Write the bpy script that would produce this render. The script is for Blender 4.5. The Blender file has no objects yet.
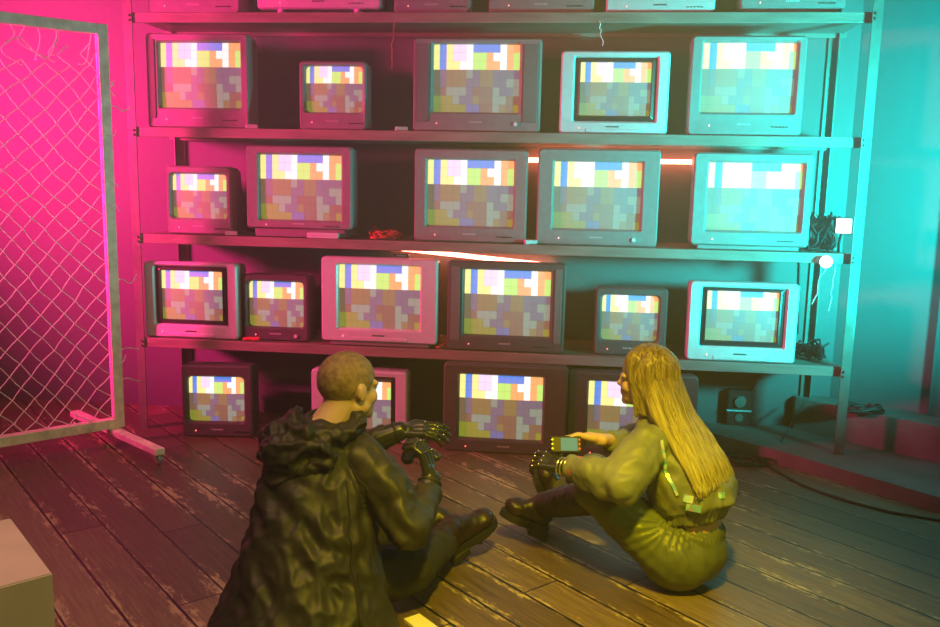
import bpy, bmesh, math, random
from mathutils import Vector, Matrix, noise
random.seed(7)
C = bpy.context.scene.collection
sc = bpy.context.scene
PI = math.pi
V = Vector

# ------------------------------------------------------------------ helpers
def tag(o, label=None, cat=None, group=None, kind=None):
    if label: o['label'] = label
    if cat: o['category'] = cat
    if group: o['group'] = group
    if kind: o['kind'] = kind
    return o

def thing(name, label, cat, loc=(0, 0, 0), rotz=0.0, group=None):
    o = bpy.data.objects.new(name, None)
    o.empty_display_size = 0.05
    C.objects.link(o)
    o.location = loc
    o.rotation_euler = (0, 0, rotz)
    return tag(o, label, cat, group)

def build(name, bm, mat, parent=None, world=False, smooth=False, label=None, keep=False):
    """one mesh object from a bmesh; world=True: coordinates are world ones, moved into the parent's frame"""
    me = bpy.data.meshes.new(name)
    if not keep:
        bmesh.ops.recalc_face_normals(bm, faces=bm.faces)
    if world and parent is not None:
        bmesh.ops.translate(bm, verts=bm.verts, vec=-root_loc(parent))
    bm.to_mesh(me)
    bm.free()
    mats = mat if isinstance(mat, (list, tuple)) else [mat]
    for m in mats:
        me.materials.append(m)
    if smooth:
        me.polygons.foreach_set('use_smooth', [True] * len(me.polygons))
    o = bpy.data.objects.new(name, me)
    C.objects.link(o)
    if parent is not None:
        o.parent = parent
    if label: o['label'] = label
    return o

def root_loc(o):
    v = V((0, 0, 0))
    while o is not None:
        v += o.location
        o = o.parent
    return v

def bx(bm, x0, x1, y0, y1, z0, z1, bev=0.0, mi=0, M=None):
    vs = [bm.verts.new((x, y, z)) for x in (x0, x1) for y in (y0, y1) for z in (z0, z1)]
    q = [(0, 1, 3, 2), (4, 6, 7, 5), (0, 4, 5, 1), (2, 3, 7, 6), (0, 2, 6, 4), (1, 5, 7, 3)]
    fs = [bm.faces.new([vs[i] for i in f]) for f in q]
    for f in fs: f.material_index = mi
    if bev > 0:
        es = list({e for f in fs for e in f.edges})
        r = bmesh.ops.bevel(bm, geom=es, offset=bev, segments=2, affect='EDGES', profile=.5)
        nv = {v for f in r['faces'] for v in f.verts} | set(v for v in vs if v.is_valid)
        for f in r['faces']: f.material_index = mi
    else:
        nv = set(vs)
    if M is not None:
        for v in nv: v.co = M @ v.co
    return nv

def frame_axes(d):
    d = d.normalized()
    a = V((0, 0, 1)) if abs(d.z) < .9 else V((1, 0, 0))
    u = d.cross(a).normalized()
    w = d.cross(u).normalized()
    return u, w

def ring(bm, c, u, w, ru, rw, n):
    return [bm.verts.new(c + u * (ru * math.cos(2 * PI * k / n)) + w * (rw * math.sin(2 * PI * k / n))) for k in range(n)]

def bridge(bm, a, b, mi=0):
    n = len(a)
    for k in range(n):
        f = bm.faces.new((a[k], a[(k + 1) % n], b[(k + 1) % n], b[k]))
        f.material_index = mi

def tube(bm, pts, r, n=8, mi=0, cap=True):
    pts = [V(p) for p in pts]
    rs = r if isinstance(r, (list, tuple)) else [r] * len(pts)
    prev = None
    u = None
    first = last = None
    for i, p in enumerate(pts):
        d = (pts[min(i + 1, len(pts) - 1)] - pts[max(i - 1, 0)])
        if d.length < 1e-9: d = V((0, 0, 1))
        d.normalize()
        if u is None:
            u, w = frame_axes(d)
        else:
            u = (u - d * u.dot(d))
            if u.length < 1e-6: u, w = frame_axes(d)
            u.normalize()
            w = d.cross(u).normalized()
        rg = ring(bm, p, u, w, rs[i], rs[i], n)
        if prev: bridge(bm, prev, rg, mi)
        else: first = rg
        prev = rg
    last = prev
    if cap:
        f = bm.faces.new(first[::-1]); f.material_index = mi
        f = bm.faces.new(last); f.material_index = mi

def cyl(bm, a, b, r, r2=None, n=16, mi=0):
    tube(bm, [a, b], [r, r if r2 is None else r2], n, mi)

def capsule(bm, a, b, ra, rb, n=14):
    """tapered capsule: closed"""
    a, b = V(a), V(b)
    d = (b - a)
    L = d.length
    d = d / L if L > 1e-6 else V((0, 0, 1))
    u, w = frame_axes(d)
    rows = []
    for k in range(1, 5):
        t = PI / 2 * k / 4
        rows.append((a - d * ra * math.cos(t), ra * math.sin(t)))
    for k in range(0, 4):
        t = PI / 2 * k / 4
        rows.append((b + d * rb * math.sin(t), rb * math.cos(t)))
    prev = None
    for c, r in rows:
        rg = ring(bm, c, u, w, r, r, n)
        if prev: bridge(bm, prev, rg)
        else:
            tip = bm.verts.new(a - d * ra)
            for i in range(n): bm.faces.new((tip, rg[(i + 1) % n], rg[i]))
        prev = rg
    tip = bm.verts.new(b + d * rb)
    for i in range(n): bm.faces.new((tip, prev[i], prev[(i + 1) % n]))

def ell(bm, c, r, axes=None, n=20, m=12):
    """ellipsoid, r=(rx,ry,rz), axes = three unit vectors"""
    c = V(c)
    ax = axes or (V((1, 0, 0)), V((0, 1, 0)), V((0, 0, 1)))
    rows = []
    for j in range(1, m):
        t = PI * j / m
        rows.append([bm.verts.new(c + ax[0] * (r[0] * math.sin(t) * math.cos(2 * PI * k / n)) + ax[1] * (r[1] * math.sin(t) * math.sin(2 * PI * k / n)) + ax[2] * (r[2] * math.cos(t))) for k in range(n)])
    top = bm.verts.new(c + ax[2] * r[2]); bot = bm.verts.new(c - ax[2] * r[2])
    for k in range(n):
        bm.faces.new((top, rows[0][k], rows[0][(k + 1) % n]))
        bm.faces.new((bot, rows[-1][(k + 1) % n], rows[-1][k]))
    for j in range(len(rows) - 1): bridge(bm, rows[j], rows[j + 1])

def loft(bm, rings, n=28, cap=True):
    """rings: (centre, ru, rw, u, w) -> closed loft"""
    prev = None
    first = None
    for c, ru, rw, u, w in rings:
        rg = ring(bm, V(c), V(u).normalized(), V(w).normalized(), ru, rw, n)
        if prev: bridge(bm, prev, rg)
        else: first = rg
        prev = rg
    if cap:
        bm.faces.new(first[::-1]); bm.faces.new(prev)

def fuse(bm, voxel=0.008, smooth=4, fold=None, factor=.5):
    """voxel-remesh overlapping closed shapes into one continuous surface, smooth it, then press folds into it"""
    bmesh.ops.recalc_face_normals(bm, faces=bm.faces)
    me = bpy.data.meshes.new('tmp')
    bm.to_mesh(me); bm.free()
    o = bpy.data.objects.new('tmp', me)
    C.objects.link(o)
    md = o.modifiers.new('r', 'REMESH'); md.mode = 'VOXEL'; md.voxel_size = voxel; md.use_smooth_shade = True
    if smooth:
        ms = o.modifiers.new('s', 'SMOOTH'); ms.iterations = smooth; ms.factor = factor
    dg = bpy.context.evaluated_depsgraph_get()
    ev = o.evaluated_get(dg)
    m2 = bpy.data.meshes.new_from_object(ev)
    out = bmesh.new(); out.from_mesh(m2)
    bpy.data.objects.remove(o); bpy.data.meshes.remove(me); bpy.data.meshes.remove(m2)
    if fold:
        out.normal_update()
        mv = [(v, v.co + v.normal * fold(v.co, v.normal)) for v in out.verts]
        for v, c in mv: v.co = c
    return out

def obj_from(bm, name, mat, parent, **k):
    return build(name, bm, mat, parent, world=True, smooth=True, keep=True, **k)

# ------------------------------------------------------------------ materials
def new_mat(name):
    m = bpy.data.materials.new(name); m.use_nodes = True
    nt = m.node_tree
    b = nt.nodes['Principled BSDF']
    return m, nt, b

def ramp(nt, stops):
    r = nt.nodes.new('ShaderNodeValToRGB')
    el = r.color_ramp.elements
    while len(el) > 1: el.remove(el[-1])
    el[0].position, el[0].color = stops[0][0], (*stops[0][1], 1)
    for p, c in stops[1:]:
        e = el.new(p); e.color = (*c, 1)
    return r

def mat(name, col, rough=.5, metal=0.0, var=.12, scale=8.0, bump=0.0, bscale=60.0, spec=.5, coat=0.0, sheen=0.0, stretch=None):
    m, nt, b = new_mat(name)
    N = nt.nodes; L = nt.links
    tc = N.new('ShaderNodeTexCoord')
    mp = N.new('ShaderNodeMapping')
    if stretch: mp.inputs['Scale'].default_value = stretch
    L.new(tc.outputs['Object'], mp.inputs['Vector'])
    nz = N.new('ShaderNodeTexNoise'); nz.inputs['Scale'].default_value = scale; nz.inputs['Detail'].default_value = 6
    L.new(mp.outputs[0], nz.inputs['Vector'])
    lo = tuple(c * (1 - var) for c in col); hi = tuple(min(1, c * (1 + var)) for c in col)
    r = ramp(nt, [(.3, lo), (.7, hi)])
    L.new(nz.outputs['Fac'], r.inputs[0]); L.new(r.outputs[0], b.inputs['Base Color'])
    b.inputs['Roughness'].default_value = rough
    b.inputs['Metallic'].default_value = metal
    b.inputs['Specular IOR Level'].default_value = spec
    b.inputs['Coat Weight'].default_value = coat
    b.inputs['Sheen Weight'].default_value = sheen
    if bump > 0:
        n2 = N.new('ShaderNodeTexNoise'); n2.inputs['Scale'].default_value = bscale; n2.inputs['Detail'].default_value = 5
        L.new(mp.outputs[0], n2.inputs['Vector'])
        bp = N.new('ShaderNodeBump'); bp.inputs['Strength'].default_value = bump; bp.inputs['Distance'].default_value = .01
        L.new(n2.outputs['Fac'], bp.inputs['Height']); L.new(bp.outputs[0], b.inputs['Normal'])
    return m

def emit(name, col, s):
    m, nt, b = new_mat(name)
    b.inputs['Base Color'].default_value = (.8, .8, .8, 1)
    b.inputs['Emission Color'].default_value = (*col, 1)
    b.inputs['Emission Strength'].default_value = s
    return m

def floor_mat():
    m, nt, b = new_mat('worn_planks')
    N = nt.nodes; L = nt.links
    def math_(op, a, bb=None, c=None):
        n = N.new('ShaderNodeMath'); n.operation = op
        for i, x in enumerate((a, bb, c)):
            if x is None: continue
            if isinstance(x, (int, float)): n.inputs[i].default_value = x
            else: L.new(x, n.inputs[i])
        return n.outputs[0]
    tc = N.new('ShaderNodeTexCoord')
    mp = N.new('ShaderNodeMapping'); mp.inputs['Rotation'].default_value = (0, 0, math.radians(45))
    L.new(tc.outputs['Object'], mp.inputs['Vector'])
    sp = N.new('ShaderNodeSeparateXYZ'); L.new(mp.outputs[0], sp.inputs[0])
    u, v = sp.outputs[0], sp.outputs[1]            # u along the boards, v across
    vw = math_('DIVIDE', math_('ADD', v, .433 + 16.5), .165)
    idx = math_('FLOOR', vw)
    fr = math_('FRACT', vw)
    wn = N.new('ShaderNodeTexWhiteNoise'); wn.noise_dimensions = '1D'; L.new(idx, wn.inputs['W'])
    uu = math_('DIVIDE', math_('ADD', u, math_('MULTIPLY', wn.outputs['Value'], 2.4)), 2.3)
    uf = math_('FRACT', uu)
    bid = math_('ADD', math_('FLOOR', uu), math_('MULTIPLY', idx, 13.7))
    w2 = N.new('ShaderNodeTexWhiteNoise'); w2.noise_dimensions = '1D'; L.new(bid, w2.inputs['W'])
    # wobble of the gap width
    gn = N.new('ShaderNodeTexNoise'); gn.inputs['Scale'].default_value = 9; L.new(mp.outputs[0], gn.inputs['Vector'])
    gw = math_('ADD', math_('MULTIPLY', gn.outputs['Fac'], .05), .004)
    d = math_('MINIMUM', fr, math_('SUBTRACT', 1.0, fr))
    gap1 = math_('LESS_THAN', d, gw)
    d2 = math_('MULTIPLY', math_('MINIMUM', uf, math_('SUBTRACT', 1.0, uf)), 2.3)
    gap2 = math_('LESS_THAN', d2, .0035)
    gap = math_('MAXIMUM', gap1, gap2)
    # grain
    g = N.new('ShaderNodeMapping'); g.inputs['Scale'].default_value = (1.6, 26, 1); L.new(mp.outputs[0], g.inputs['Vector'])
    gr = N.new('ShaderNodeTexNoise'); gr.inputs['Scale'].default_value = 3; gr.inputs['Detail'].default_value = 9; gr.inputs['Roughness'].default_value = .65
    L.new(g.outputs[0], gr.inputs['Vector'])
    base = ramp(nt, [(.25, (.05, .034, .020)), (.5, (.14, .092, .050)), (.75, (.27, .20, .115))])
    L.new(math_('ADD', math_('MULTIPLY', gr.outputs['Fac'], .75), math_('MULTIPLY', w2.outputs['Value'], .25)), base.inputs[0])
    # worn pale paint, mostly along board edges
    g2 = N.new('ShaderNodeMapping'); g2.inputs['Scale'].default_value = (5, 16, 1); L.new(mp.outputs[0], g2.inputs['Vector'])
    wr = N.new('ShaderNodeTexNoise'); wr.inputs['Scale'].default_value = 2.6; wr.inputs['Detail'].default_value = 12; wr.inputs['Roughness'].default_value = .78
    L.new(g2.outputs[0], wr.inputs['Vector'])
    big = N.new('ShaderNodeTexNoise'); big.inputs['Scale'].default_value = 1.3; big.inputs['Detail'].default_value = 3
    L.new(mp.outputs[0], big.inputs['Vector'])
    edge = math_('SUBTRACT', .12, math_('MULTIPLY', d, .5))
    mask = math_('ADD', math_('ADD', wr.outputs['Fac'], math_('MULTIPLY', math_('SUBTRACT', big.outputs['Fac'], .5), .55)), edge)
    mr = N.new('ShaderNodeMapRange'); mr.inputs['From Min'].default_value = .60; mr.inputs['From Max'].default_value = .70
    L.new(mask, mr.inputs['Value'])
    mx = N.new('ShaderNodeMix'); mx.data_type = 'RGBA'
    L.new(mr.outputs[0], mx.inputs[0]); L.new(base.outputs[0], mx.inputs[6]); mx.inputs[7].default_value = (.50, .38, .20, 1)
    mg = N.new('ShaderNodeMix'); mg.data_type = 'RGBA'
    L.new(gap, mg.inputs[0]); L.new(mx.outputs[2], mg.inputs[6]); mg.inputs[7].default_value = (.008, .005, .004, 1)
    L.new(mg.outputs[2], b.inputs['Base Color'])
    rr = math_('ADD', math_('MULTIPLY', gr.outputs['Fac'], .35), .28)
    L.new(rr, b.inputs['Roughness'])
    h = math_('SUBTRACT', math_('MULTIPLY', gr.outputs['Fac'], .3), math_('MULTIPLY', gap, 1.0))
    bp = N.new('ShaderNodeBump'); bp.inputs['Strength'].default_value = .55; bp.inputs['Distance'].default_value = .008
    L.new(h, bp.inputs['Height']); L.new(bp.outputs[0], b.inputs['Normal'])
    return m

def wall_mat(name, col, crack=.0):
    m, nt, b = new_mat(name)
    N = nt.nodes; L = nt.links
    tc = N.new('ShaderNodeTexCoord')
    n1 = N.new('ShaderNodeTexNoise'); n1.inputs['Scale'].default_value = 1.4; n1.inputs['Detail'].default_value = 8; n1.inputs['Roughness'].default_value = .6
    L.new(tc.outputs['Object'], n1.inputs['Vector'])
    r = ramp(nt, [(.3, tuple(c * .86 for c in col)), (.7, col)])
    L.new(n1.outputs['Fac'], r.inputs[0])
    n3 = N.new('ShaderNodeTexNoise'); n3.inputs['Scale'].default_value = 7; n3.inputs['Detail'].default_value = 10; n3.inputs['Roughness'].default_value = .75
    L.new(tc.outputs['Object'], n3.inputs['Vector'])
    mr = N.new('ShaderNodeMapRange'); mr.inputs['From Min'].default_value = .70; mr.inputs['From Max'].default_value = .73
    L.new(n3.outputs['Fac'], mr.inputs['Value'])
    mx = N.new('ShaderNodeMix'); mx.data_type = 'RGBA'
    L.new(mr.outputs[0], mx.inputs[0]); L.new(r.outputs[0], mx.inputs[6]); mx.inputs[7].default_value = tuple(min(1, c * 1.5 + .05) for c in col) + (1,)
    L.new(mx.outputs[2], b.inputs['Base Color'])
    b.inputs['Roughness'].default_value = .6
    n2 = N.new('ShaderNodeTexNoise'); n2.inputs['Scale'].default_value = 30; n2.inputs['Detail'].default_value = 8
    L.new(tc.outputs['Object'], n2.inputs['Vector'])
    bp = N.new('ShaderNodeBump'); bp.inputs['Strength'].default_value = .25; bp.inputs['Distance'].default_value = .006
    L.new(n2.outputs['Fac'], bp.inputs['Height']); L.new(bp.outputs[0], b.inputs['Normal'])
    return m

def screen_mat(strength):
    m, nt, b = new_mat('lit_screen')
    N = nt.nodes; L = nt.links
    at = N.new('ShaderNodeAttribute'); at.attribute_name = 'cells'
    uv = N.new('ShaderNodeUVMap'); uv.uv_map = 'cell_uv'
    sp = N.new('ShaderNodeSeparateXYZ'); L.new(uv.outputs[0], sp.inputs[0])
    def math_(op, a, bb=None):
        n = N.new('ShaderNodeMath'); n.operation = op
        for i, x in enumerate((a, bb)):
            if x is None: continue
            if isinstance(x, (int, float)): n.inputs[i].default_value = x
            else: L.new(x, n.inputs[i])
        return n.outputs[0]
    def line(o):
        f = math_('FRACT', o)
        return math_('LESS_THAN', math_('MINIMUM', f, math_('SUBTRACT', 1.0, f)), .035)
    g = math_('MAXIMUM', line(sp.outputs[0]), line(sp.outputs[1]))
    k = math_('SUBTRACT', 1.0, math_('MULTIPLY', g, .24))
    mu = N.new('ShaderNodeVectorMath'); mu.operation = 'SCALE'
    L.new(at.outputs['Color'], mu.inputs[0]); L.new(k, mu.inputs['Scale'])
    b.inputs['Base Color'].default_value = (.20, .20, .19, 1)
    b.inputs['Roughness'].default_value = .18
    L.new(mu.outputs[0], b.inputs['Emission Color'])
    b.inputs['Emission Strength'].default_value = strength
    return m

M = {}
M['floor'] = floor_mat()
M['wall'] = wall_mat('pale_plaster', (.10, .098, .098))
M['wall_dark'] = wall_mat('teal_painted_plaster', (.10, .14, .14))
M['plat'] = mat('grey_painted_step', (.15, .135, .125), .55, var=.25, scale=5, bump=.3, bscale=25)
M['shelf'] = mat('shelf_board', (.21, .155, .13), .45, var=.25, scale=4, bump=.2, bscale=20, stretch=(1, 6, 6))
M['steel'] = mat('shelf_angle_steel', (.17, .15, .13), .38, .35, var=.2, scale=12, bump=.1)
M['fence'] = mat('chipped_cream_paint', (.82, .80, .64), .5, var=.22, scale=18, bump=.25, bscale=40)
M['wire'] = mat('galvanised_wire', (.85, .80, .80), .45, .15, var=.1)
M['tv_dark'] = mat('charcoal_plastic', (.075, .066, .064), .42, var=.12, scale=30, bump=.05, bscale=300)
M['tv_grey'] = mat('grey_plastic', (.20, .185, .18), .42, var=.1, scale=30, bump=.05, bscale=300)
M['tv_silver'] = mat('silver_plastic', (.58, .57, .57), .34, .15, var=.05, scale=30)
M['tv_black'] = mat('black_gloss_plastic', (.022, .02, .02), .3, var=.1)
M['trim'] = mat('light_print', (.55, .55, .55), .5, var=.05)
M['grille'] = mat('speaker_cloth', (.12, .11, .105), .8, var=.3, scale=200, bump=.3, bscale=400)
M['screen'] = screen_mat(1.0)
M['cable'] = mat('black_rubber', (.018, .017, .017), .5)
M['cable_red'] = mat('red_rubber', (.55, .03, .04), .4)
M['cable_white'] = mat('white_cable', (.7, .7, .7), .45)
M['tube_red'] = emit('red_tube_glow', (1.0, .17, .10), 26)
M['lamp'] = emit('cyan_white_glow', (.5, 1, .95), 6)
M['led'] = emit('red_led', (1, .1, .1), 3)
M['leaf'] = mat('green_bundle', (.10, .13, .06), .6, var=.3)
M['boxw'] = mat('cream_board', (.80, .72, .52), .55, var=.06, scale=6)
def cloth(name, col, rough, scale, strength, var=.2, spec=.5):
    m, nt, b = new_mat(name)
    N = nt.nodes; L = nt.links
    tc = N.new('ShaderNodeTexCoord')
    n0 = N.new('ShaderNodeTexNoise'); n0.inputs['Scale'].default_value = 7; n0.inputs['Detail'].default_value = 5; L.new(tc.outputs['Object'], n0.inputs['Vector'])
    r = ramp(nt, [(.3, tuple(c * (1 - var) for c in col)), (.7, tuple(c * (1 + var) for c in col))]); L.new(n0.outputs['Fac'], r.inputs[0]); L.new(r.outputs[0], b.inputs['Base Color'])
    n1 = N.new('ShaderNodeTexNoise'); n1.noise_type = 'RIDGED_MULTIFRACTAL'; n1.inputs['Scale'].default_value = scale; n1.inputs['Detail'].default_value = 2.0; n1.inputs['Distortion'].default_value = .6
    mp = N.new('ShaderNodeMapping'); mp.inputs['Scale'].default_value = (1, 1, .55); mp.inputs['Rotation'].default_value = (.3, .5, .2)
    L.new(tc.outputs['Object'], mp.inputs['Vector']); L.new(mp.outputs[0], n1.inputs['Vector'])
    n2 = N.new('ShaderNodeTexNoise'); n2.inputs['Scale'].default_value = 420; L.new(tc.outputs['Object'], n2.inputs['Vector'])
    b1 = N.new('ShaderNodeBump'); b1.inputs['Strength'].default_value = strength; b1.inputs['Distance'].default_value = .012; L.new(n1.outputs['Fac'], b1.inputs['Height'])
    b2 = N.new('ShaderNodeBump'); b2.inputs['Strength'].default_value = .12; b2.inputs['Distance'].default_value = .002; L.new(n2.outputs['Fac'], b2.inputs['Height']); L.new(b1.outputs[0], b2.inputs['Normal'])
    L.new(b2.outputs[0], b.inputs['Normal'])
    b.inputs['Roughness'].default_value = rough; b.inputs['Specular IOR Level'].default_value = spec
    return m
M['coat'] = cloth('dark_waxed_cloth', (.027, .025, .018), .52, 7.5, .55, .25, .38)
M['trouser_b'] = mat('black_cotton', (.013, .012, .011), .85, var=.2, scale=14, bump=.3, bscale=60)
M['boot'] = mat('black_leather', (.018, .007, .008), .42, var=.3, scale=12, bump=.15, bscale=50)
M['sole'] = mat('black_sole', (.012, .011, .011), .6)
M['glove'] = mat('black_armour', (.035, .036, .036), .26, .35, var=.2, scale=20)
M['rivet'] = mat('bright_rivet', (.85, .8, .7), .22, .9)
M['skin'] = mat('pale_skin', (.62, .40, .29), .48, var=.06, scale=20, bump=.05, bscale=200)
M['jacket'] = cloth('sage_nylon', (.20, .21, .155), .5, 8.5, .40, .12)
M['pants'] = cloth('olive_satin', (.125, .14, .075), .42, 7.0, .30, .12)
M['pink'] = mat('pink_lining', (.55, .10, .16), .5)
M['teal_screen'] = emit('small_teal_screen', (.02, .42, .30), .5)
M['teal_screen'].node_tree.nodes['Principled BSDF'].inputs['Base Color'].default_value = (.02, .03, .03, 1)

def hair_mat(name, a, bcol, scale, rough=.4, st=1.0):
    m, nt, b = new_mat(name)
    N = nt.nodes; L = nt.links
    tc = N.new('ShaderNodeTexCoord'); nz = N.new('ShaderNodeTexNoise')
    mp = N.new('ShaderNodeMapping'); mp.inputs['Scale'].default_value = (1, 1, st); L.new(tc.outputs['Object'], mp.inputs['Vector']); nz.inputs['Scale'].default_value = scale; nz.inputs['Detail'].default_value = 8
    L.new(mp.outputs[0], nz.inputs['Vector'])
    r = ramp(nt, [(.35, a), (.65, bcol)])
    L.new(nz.outputs['Fac'], r.inputs[0]); L.new(r.outputs[0], b.inputs['Base Color'])
    b.inputs['Roughness'].default_value = rough
    bp = N.new('ShaderNodeBump'); bp.inputs['Strength'].default_value = .5; bp.inputs['Distance'].default_value = .003
    n2 = N.new('ShaderNodeTexNoise'); n2.inputs['Scale'].default_value = scale * 5
    L.new(mp.outputs[0], n2.inputs['Vector'])
    L.new(n2.outputs['Fac'], bp.inputs['Height']); L.new(bp.outputs[0], b.inputs['Normal'])
    return m
def long_hair_mat():
    m, nt, b = new_mat('blond_long_hair')
    N = nt.nodes; L = nt.links
    ge = N.new('ShaderNodeNewGeometry'); sp = N.new('ShaderNodeSeparateXYZ'); L.new(ge.outputs['Position'], sp.inputs[0])
    def mth(op, a, bb):
        n = N.new('ShaderNodeMath'); n.operation = op
        for i, x in enumerate((a, bb)):
            if isinstance(x, (int, float)): n.inputs[i].default_value = x
            else: L.new(x, n.inputs[i])
        return n.outputs[0]
    dz = mth('MINIMUM', mth('SUBTRACT', sp.outputs[2], .74), 0.0)
    cb = N.new('ShaderNodeCombineXYZ')           # coordinates combed along the fall of the hair
    L.new(mth('ADD', sp.outputs[0], mth('MULTIPLY', dz, .44)), cb.inputs[0]); L.new(mth('SUBTRACT', sp.outputs[1], mth('MULTIPLY', dz, .34)), cb.inputs[1]); L.new(mth('MULTIPLY', sp.outputs[2], .035), cb.inputs[2])
    n1 = N.new('ShaderNodeTexNoise'); n1.inputs['Scale'].default_value = 120; n1.inputs['Detail'].default_value = 6; L.new(cb.outputs[0], n1.inputs['Vector'])
    tip = ramp(nt, [(.32, (.22, .17, .06)), (.66, (.64, .56, .22))]); root = ramp(nt, [(.32, (.10, .065, .03)), (.66, (.34, .24, .10))])
    L.new(n1.outputs['Fac'], tip.inputs[0]); L.new(n1.outputs['Fac'], root.inputs[0])
    mr = N.new('ShaderNodeMapRange'); mr.inputs['From Min'].default_value = .50; mr.inputs['From Max'].default_value = .80; L.new(sp.outputs[2], mr.inputs['Value'])
    mx = N.new('ShaderNodeMix'); mx.data_type = 'RGBA'; L.new(mr.outputs[0], mx.inputs[0]); L.new(tip.outputs[0], mx.inputs[6]); L.new(root.outputs[0], mx.inputs[7])
    L.new(mx.outputs[2], b.inputs['Base Color']); b.inputs['Roughness'].default_value = .34
    bp = N.new('ShaderNodeBump'); bp.inputs['Strength'].default_value = .6; bp.inputs['Distance'].default_value = .004
    L.new(n1.outputs['Fac'], bp.inputs['Height']); L.new(bp.outputs[0], b.inputs['Normal'])
    return m
M['hair_long'] = long_hair_mat()
M['hair_crop'] = hair_mat('cropped_hair', (.20, .12, .055), (.36, .24, .11), 60, .6)

def holo_mat():
    m, nt, b = new_mat('holographic_foil')
    N = nt.nodes; L = nt.links
    tc = N.new('ShaderNodeTexCoord'); vo = N.new('ShaderNodeTexVoronoi'); vo.inputs['Scale'].default_value = 55
    L.new(tc.outputs['Object'], vo.inputs['Vector'])
    sp = N.new('ShaderNodeSeparateColor'); L.new(vo.outputs['Color'], sp.inputs[0])
    r = ramp(nt, [(0, (.25, .5, .9)), (.3, (.65, .75, .95)), (.5, (.3, .85, .8)), (.7, (.55, .40, .9)), (.9, (.5, .75, 1.0))])
    r.color_ramp.interpolation = 'CONSTANT'
    L.new(sp.outputs[0], r.inputs[0]); L.new(r.outputs[0], b.inputs['Base Color'])
    b.inputs['Metallic'].default_value = .1; b.inputs['Roughness'].default_value = .25
    return m
M['holo'] = holo_mat()

# ------------------------------------------------------------------ the setting
def struct(name, bm, m):
    o = build(name, bm, m)
    o['kind'] = 'structure'
    return o

bm = bmesh.new(); bx(bm, -4.8, 7.2, -6.0, .7, -.1, 0); struct('floor', bm, M['floor'])
bm = bmesh.new(); bx(bm, -4.8, 3.86, .46, .6, 0, 3.3); struct('wall_back', bm, M['wall'])
bm = bmesh.new(); bx(bm, -4.8, 7.2, -6.0, .7, 3.3, 3.4); struct('ceiling', bm, M['wall'])
bm = bmesh.new(); bx(bm, -4.9, -4.8, -6.0, .7, 0, 3.3); struct('wall_left', bm, M['wall'])
def slab(bm, p, q, z0, z1, th):
    """upright slab from plan point p to q, thickness th behind"""
    p, q = V((*p, 0)), V((*q, 0)); d = (q - p).normalized(); n = V((-d.y, d.x, 0))
    pts = [p, q, q + n * th, p + n * th]
    lo = [bm.verts.new((a.x, a.y, z0)) for a in pts]; hi = [bm.verts.new((a.x, a.y, z1)) for a in pts]
    bm.faces.new(lo[::-1]); bm.faces.new(hi); bridge(bm, lo, hi)
bm = bmesh.new(); slab(bm, (3.80, .46), (7.2, -1.92), 0, 3.3, .12); struct('wall_right', bm, M['wall_dark'])
bm = bmesh.new(); slab(bm, (4.20, .14), (4.9, -.35), .25, 3.3, .035); struct('trim_1', bm, M['wall'])

def prism(bm, pts, z0, z1, bev=.006):
    lo = [bm.verts.new((x, y, z0)) for x, y in pts]; hi = [bm.verts.new((x, y, z1)) for x, y in pts]
    a = bm.faces.new(lo[::-1]); b = bm.faces.new(hi); bridge(bm, lo, hi)
    if bev: bmesh.ops.bevel(bm, geom=list(b.edges), offset=bev, segments=2, affect='EDGES')
bm = bmesh.new(); prism(bm, [(2.86, .455), (3.10, .255), (3.51, -.12), (3.98, -.61), (5.2, -1.9), (7.0, -1.75), (3.82, .455)], 0, .07)
tag(build('low_platform', bm, M['plat']), None, None, None, 'structure')['label'] = 'low red-edged platform running obliquely along the right wall'
bm = bmesh.new(); prism(bm, [(3.60, .455), (3.60, .395), (4.19, -.10), (5.6, -1.35), (6.6, -1.45), (3.82, .45)], .07, .25)
tag(build('upper_step', bm, M['plat']), None, None, None, 'structure')['label'] = 'higher step against the right wall'

# ------------------------------------------------------------------ shelving
SH = [2.236, 1.652, 1.086, .514]
TH = .047
unit = thing('metal_shelving', 'long four-tier metal shelving unit holding rows of tube televisions', 'shelving', (1.85, .2, 0))
for z in SH:
    bm = bmesh.new()
    bx(bm, 0.0, 3.7, .004, .43, z - .026, z, .003)
    build('shelf_board', bm, M['shelf'], unit, world=True)
    bm = bmesh.new()
    bx(bm, -.02, 3.72, -.012, .004, z - TH, z + .004, .003)       # front angle rail
    bx(bm, -.02, 3.72, .428, .444, z - TH, z + .004, .003)
    build('shelf_rail', bm, M['shelf'], unit, world=True)
def angle_post(x, y, z0, z1, sx, sy):
    bm = bmesh.new()
    w = .045
    bx(bm, *sorted((x, x + sx * w)), y - .004, y + .004, z0, z1, .001)
    bx(bm, x - .004, x + .004, *sorted((y, y + sy * w)), z0, z1, .001)
    # bolt heads
    for z in SH:
        for dz in (-.012, -.036):
            cyl(bm, V((x + sx * .028, y - .004 * (1 if sy > 0 else -1), z + dz)), V((x + sx * .028, y - .014 * (1 if sy > 0 else -1), z + dz)), .006, n=8)
    return build('post', bm, M['steel'], unit, world=True)
angle_post(-.035, -.018, 0, 2.75, 1, 1)
angle_post(3.735, -.045, .07, 2.75, -1, 1)
angle_post(.02, .450, 0, 2.75, 1, -1)
angle_post(3.68, .450, .25, 2.75, -1, -1)

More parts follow.
